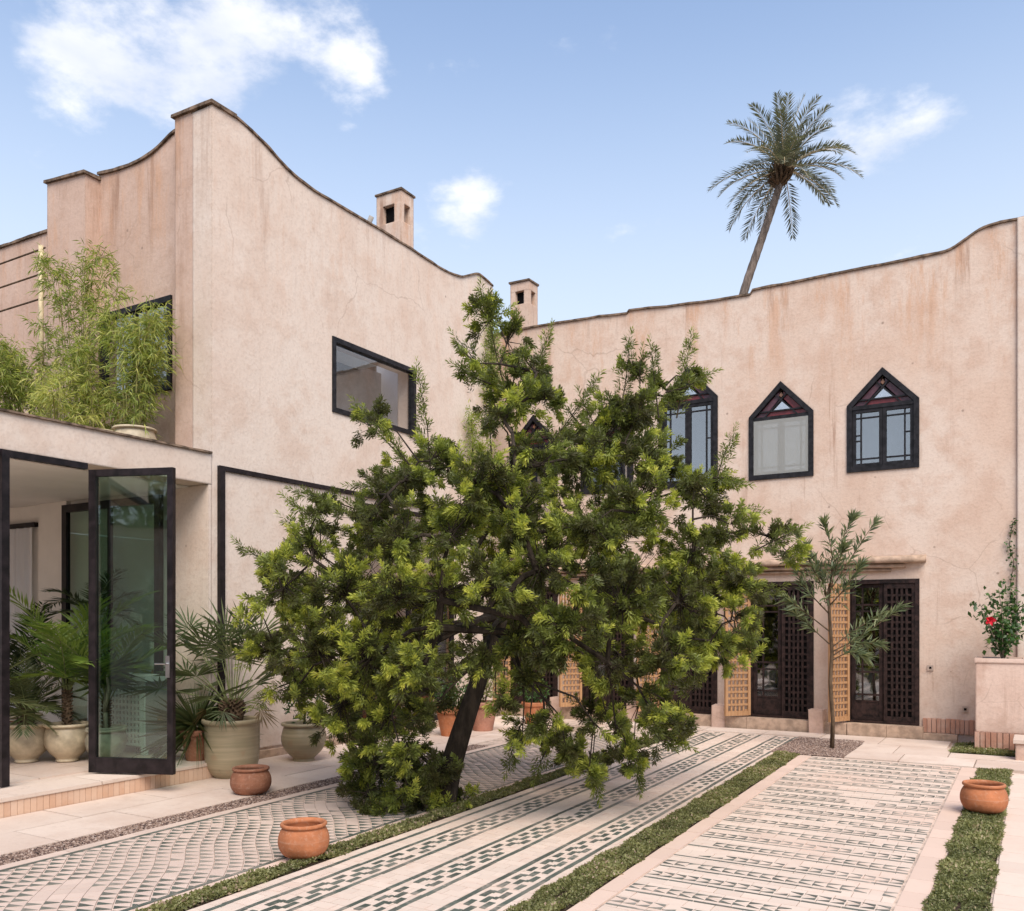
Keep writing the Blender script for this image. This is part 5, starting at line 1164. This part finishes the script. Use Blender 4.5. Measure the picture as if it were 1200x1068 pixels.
# ------------------------------------------------------------------ bamboo on the terrace
def bamboo(px, d, top_y, spread, n, label, potmat=None, dens=1., low=3.95, tint=.5, lean=0.):
    p = at(px, 728, d); zf = 3.66; root = empty('potted_bamboo', (p.x, p.y, zf)); tag(root, label, 'bamboo')
    pot(root, sc(CREAM, 1.0, .92), potmat or 'cream_pot', .19, .33)
    H = CAMZ + (728 - top_y) * d / FPX - zf; m = MB(); bag = LeafBag()
    for i in range(n):
        a = random.uniform(0, 6.28); r = random.uniform(.02, .12); h = H * random.uniform(.55, 1.0) if i else H; sp = spread * random.uniform(.25, 1.25)
        o = np.array((math.cos(a) * r, math.sin(a) * r, .28)); e = np.array((math.cos(a) * sp + lean, math.sin(a) * sp * .7, h)); e = e * np.array([1, 1, 1 - .25 * min(1, sp / spread / 1.7)]); c = np.array(smoothcurve([tuple(o), tuple(o + (e - o) * np.array([.22, .22, .6])), tuple(o + (e - o) * np.array([.6, .6, .93])), tuple(e)], 6)); m.tube(c, [.0085 * (1 - .8 * k / (len(c) - 1)) for k in range(len(c))], 5)
        k = int(56 * dens * h / 2); t = rng.uniform(.10, 1, k); i0 = np.minimum((t * (len(c) - 1)).astype(int), len(c) - 2); v = c[i0]
        # side twigs each with a few leaves
        tw = unit(rng.normal(size=(k, 3)) + np.array([0, 0, .35])); TL = rng.uniform(.06, .42, k) * (1.1 - .5 * t)
        for j in range(6):
            q = v + tw * (TL * (.4 + .12 * j))[:, None]; D = unit(tw * .7 + rng.normal(size=(k, 3)) * .55 + np.array([0, 0, -.45])); bag.add([q, D, perp(D), rng.uniform(.075, .14, k), rng.uniform(.010, .015, k), np.clip(rng.normal(tint + .12, .22, k) + .15 * (t - .5), 0, 1)])
        for j in range(0, k, 3): m.tube([v[j], v[j] + tw[j] * TL[j]], [.003, .0015], 3, cap=False)
    link('canes', m.mesh('canes'), 'bamboo_cane', root); bag.build('foliage', 'leaf_bamboo', root, None, .18, .4)
bamboo(158, 10.6, 322, .42, 16, 'dense bushy bamboo in a round pot beside the terrace window', 'cream_pot', 1.0)
bamboo(88, 11.0, 268, .55, 11, 'tall airy bamboo with one long upright cane on the roof terrace', 'cream_pot', .8, tint=.42)
bamboo(118, 10.8, 400, .5, 10, 'low spreading bamboo between the bushy and the tall bamboo', 'cream_pot', 1.0, tint=.6)
bamboo(22, 11.2, 385, .45, 13, 'leafy bamboo clump behind the white trellis pole', 'cream_pot', 1.1, tint=.4)
bamboo(-22, 11.0, 370, .5, 12, 'leafy bamboo at the edge of the terrace beyond the trellis', 'cream_pot', 1.1, tint=.45)
bamboo(66, 10.4, 430, .5, 8, 'short yellow green bamboo in front of the trellis pole', 'cream_pot', 1.0, tint=.7)
# trellis of a pale pole and rails
tp = at(48, 728, 11.35); root = empty('trellis', (tp.x, tp.y, 3.66)); tag(root, 'pale pole trellis with thin horizontal rails on the roof terrace', 'trellis')
zt = CAMZ + (728 - 288) * 11.35 / FPX - 3.66; link('pole', MB().tube([(0, 0, 0), (.005, 0, zt * .5), (0, 0, zt)], .032, 8).mesh('pole', smooth=True), 'cane', root)
for k in range(3):
    z = zt - .03 - k * .32; link('rail', MB().tube([(.06, .02, z - .003), (-1.2, .03, z + .008), (-2.6, .02, z)], .012, 6).mesh('rail'), 'bark_rib', root)

# climbing plant on the corner of the left wall
vr = empty('wall_climber', (LX + .04, 13.2, 0)); tag(vr, 'light green climber growing up the far corner of the pale house', 'vine'); off = np.array(vr.location); bag = LeafBag(); m = MB()
c = np.array([(0, .0, 0), (.05, .1, 1.5), (.04, -.1, 3), (.06, .15, 4.2), (.05, .1, 5.6), (.06, .2, 7.35)]); c = np.array(smoothcurve([tuple(p) for p in c], 8)); m.tube(c, .014, 5)
c2 = np.array(smoothcurve([(.04, -.1, 3), (.06, -.4, 4.2), (.05, -.5, 5.3)], 10)); m.tube(c2, .008, 5)
for cc, zz, k in ((c, (5.6, 7.6), 240), (c2, (3.6, 5.6), 260), (c, (2.5, 5), 200)):
    s_ = cc[(cc[:, 2] > zz[0]) & (cc[:, 2] < zz[1])]; v = s_[rng.integers(0, len(s_), k)] + rng.normal(0, .13, (k, 3)) * np.array([.35, 1, 1]); v[:, 0] = np.abs(v[:, 0]) + .01
    for j in range(5):
        D = unit(rng.normal(size=(k, 3)) + np.array([.3, 0, -.3])); bag.add([v + rng.normal(0, .04, (k, 3)) * np.array([.3, 1, 1]), D, perp(D), rng.uniform(.06, .12, k), rng.uniform(.014, .022, k), np.clip(rng.normal(.5, .2, k), 0, 1)])
link('stem', m.mesh('stem'), 'bark', vr); bag.build('foliage', 'leaf_bamboo', vr, None, .15, .4)

# ------------------------------------------------------------------ furniture in the open room
root = empty('carved_cabinet', (-9.45, 6.62, .185)); tag(root, 'low white carved lattice cabinet behind the glass door', 'cabinet')
link('body', MB().box((-.55, .02, .08), (.55, .35, .86)).mesh('body'), 'grey_wall', root); link('top', MB().box((-.6, -.03, .86), (.6, .38, .92)).mesh('top'), 'lattice_white', root)
for x in (-.54, .48): link('leg', MB().box((x, 0, 0), (x + .06, .06, .859)).mesh('leg'), 'lattice_white', root)
m = MB()
for k in range(15): m.box((-.475 + k * .0665, -.006, .10), (-.447 + k * .0665, .012, .85))
for k in range(12): m.box((-.478, -.004, .10 + k * .066), (.478, .014, .128 + k * .066))
tag(link('lattice_panel', m.mesh('lattice_panel'), 'lattice_white', root), kind='stuff')
root = empty('wicker_chair', (-9.05, 6.95, .185)); tag(root, 'brown wicker chair with rounded back behind the glass door', 'chair'); root.rotation_euler.z = R(25)
m = MB(); n = 16; vs = []
for i in range(n + 1):
    a = R(-70 + 140 * i / n); hgt = 1.25 - .45 * abs(i / n * 2 - 1) ** 2.2
    for z in np.linspace(.42, hgt, 6): vs.append((.28 * math.sin(a), .12 + .16 * math.cos(a) + .08 * (z - .42), z))
m.add(vs, [(i * 6 + k, (i + 1) * 6 + k, (i + 1) * 6 + k + 1, i * 6 + k + 1) for i in range(n) for k in range(5)]); b = link('backrest', m.mesh('backrest', smooth=True), 'wicker', root); sm = b.modifiers.new('thick', 'SOLIDIFY'); sm.thickness = .03
link('seat', MB().prism([(.27 * math.cos(k * .3927), .05 + .27 * math.sin(k * .3927)) for k in range(16)], .38, .44).mesh('seat'), 'wicker', root)
for x in (-.2, .2):
    for yy in (-.12, .2): link('leg', MB().tube([(x * .9, yy, .40), (x * 1.1, yy * 1.1, 0)], .02, 7).mesh('leg'), 'wicker', root)
root = empty('leather_pouf', (-10.6, 5.95, .185)); tag(root, 'tan leather pouf behind the cream pots', 'pouf')
link('cushion', lathe([(r, z) for r, z in smoothprof([(.18, 0), (.27, .04), (.31, .16), (.30, .27), (.22, .34), (.06, .355), (.001, .355)])], 32).mesh('cushion', smooth=True), 'leather', root)
m = MB()
for k in range(8):
    a = k * math.pi / 4; m.tube([(r * 1.012 * math.cos(a), r * 1.012 * math.sin(a), z) for r, z in smoothprof([(.18, 0.01), (.27, .04), (.31, .16), (.30, .27), (.22, .342), (.06, .357)])], .005, 5)
link('seam', m.mesh('seam'), 'leather', root)

# ------------------------------------------------------------------ the side of the court behind the camera (seen in the panes)
gw = empty('garden_wall', (-2, -9, 0)); tag(gw, 'long pink plaster garden wall closing the court opposite the houses', 'wall')
MB().box((-22, -9.3, -.03), (16, -9, 4.2)).build('wall', 'plaster_pink', gw); coping([(-22, 4.2), (16, 4.2)], -.04, .34, .05, lambda x_, z_, d_: (x_, -9 + -d_ * .999, z_), 'coping', 'coping', gw)
def back_tree(x, y, h, r, label):
    root = empty('garden_tree', (x, y, 0)); tag(root, label, 'tree'); m = MB(); m.tube([(0, 0, -.05), (.1, 0, h * .3), (0, .1, h * .6)], [.16, .13, .08], 9); bag = LeafBag()
    for i in range(26):
        c = unit(rng.normal(size=3)) * np.array([r, r, h * .27]) * rng.random() ** .4 + np.array([0, 0, h * .68]); m.tube([(0, 0, h * .4), tuple(c * np.array([.5, .5, .85])), tuple(c)], [.05, .03, .012], 5)
        n = 40; v = unit(rng.normal(size=(n, 3))); P = c + v * (rng.random((n, 1)) ** .4) * .75; D = unit(v + np.array([0, 0, .3]) + rng.normal(0, .4, (n, 3))); bag.add(sprig_leaves(P, D, 14, np.full(n, .25), .12, .035, np.full(n, .2), rng.uniform(.3, .6, n)))
    link('trunk', m.mesh('trunk', smooth=True), 'bark', root); bag.build('crown', 'leaf_tree', root, None, .1)
back_tree(-11, -12, 8.5, 2.2, 'broad leafy tree behind the garden wall, facing the terrace wing'); back_tree(-3.2, -12.5, 7, 2.0, 'shorter leafy tree behind the garden wall, facing the lattice doors'); back_tree(3.5, -13, 9.5, 2.4, 'tallest leafy tree behind the garden wall')
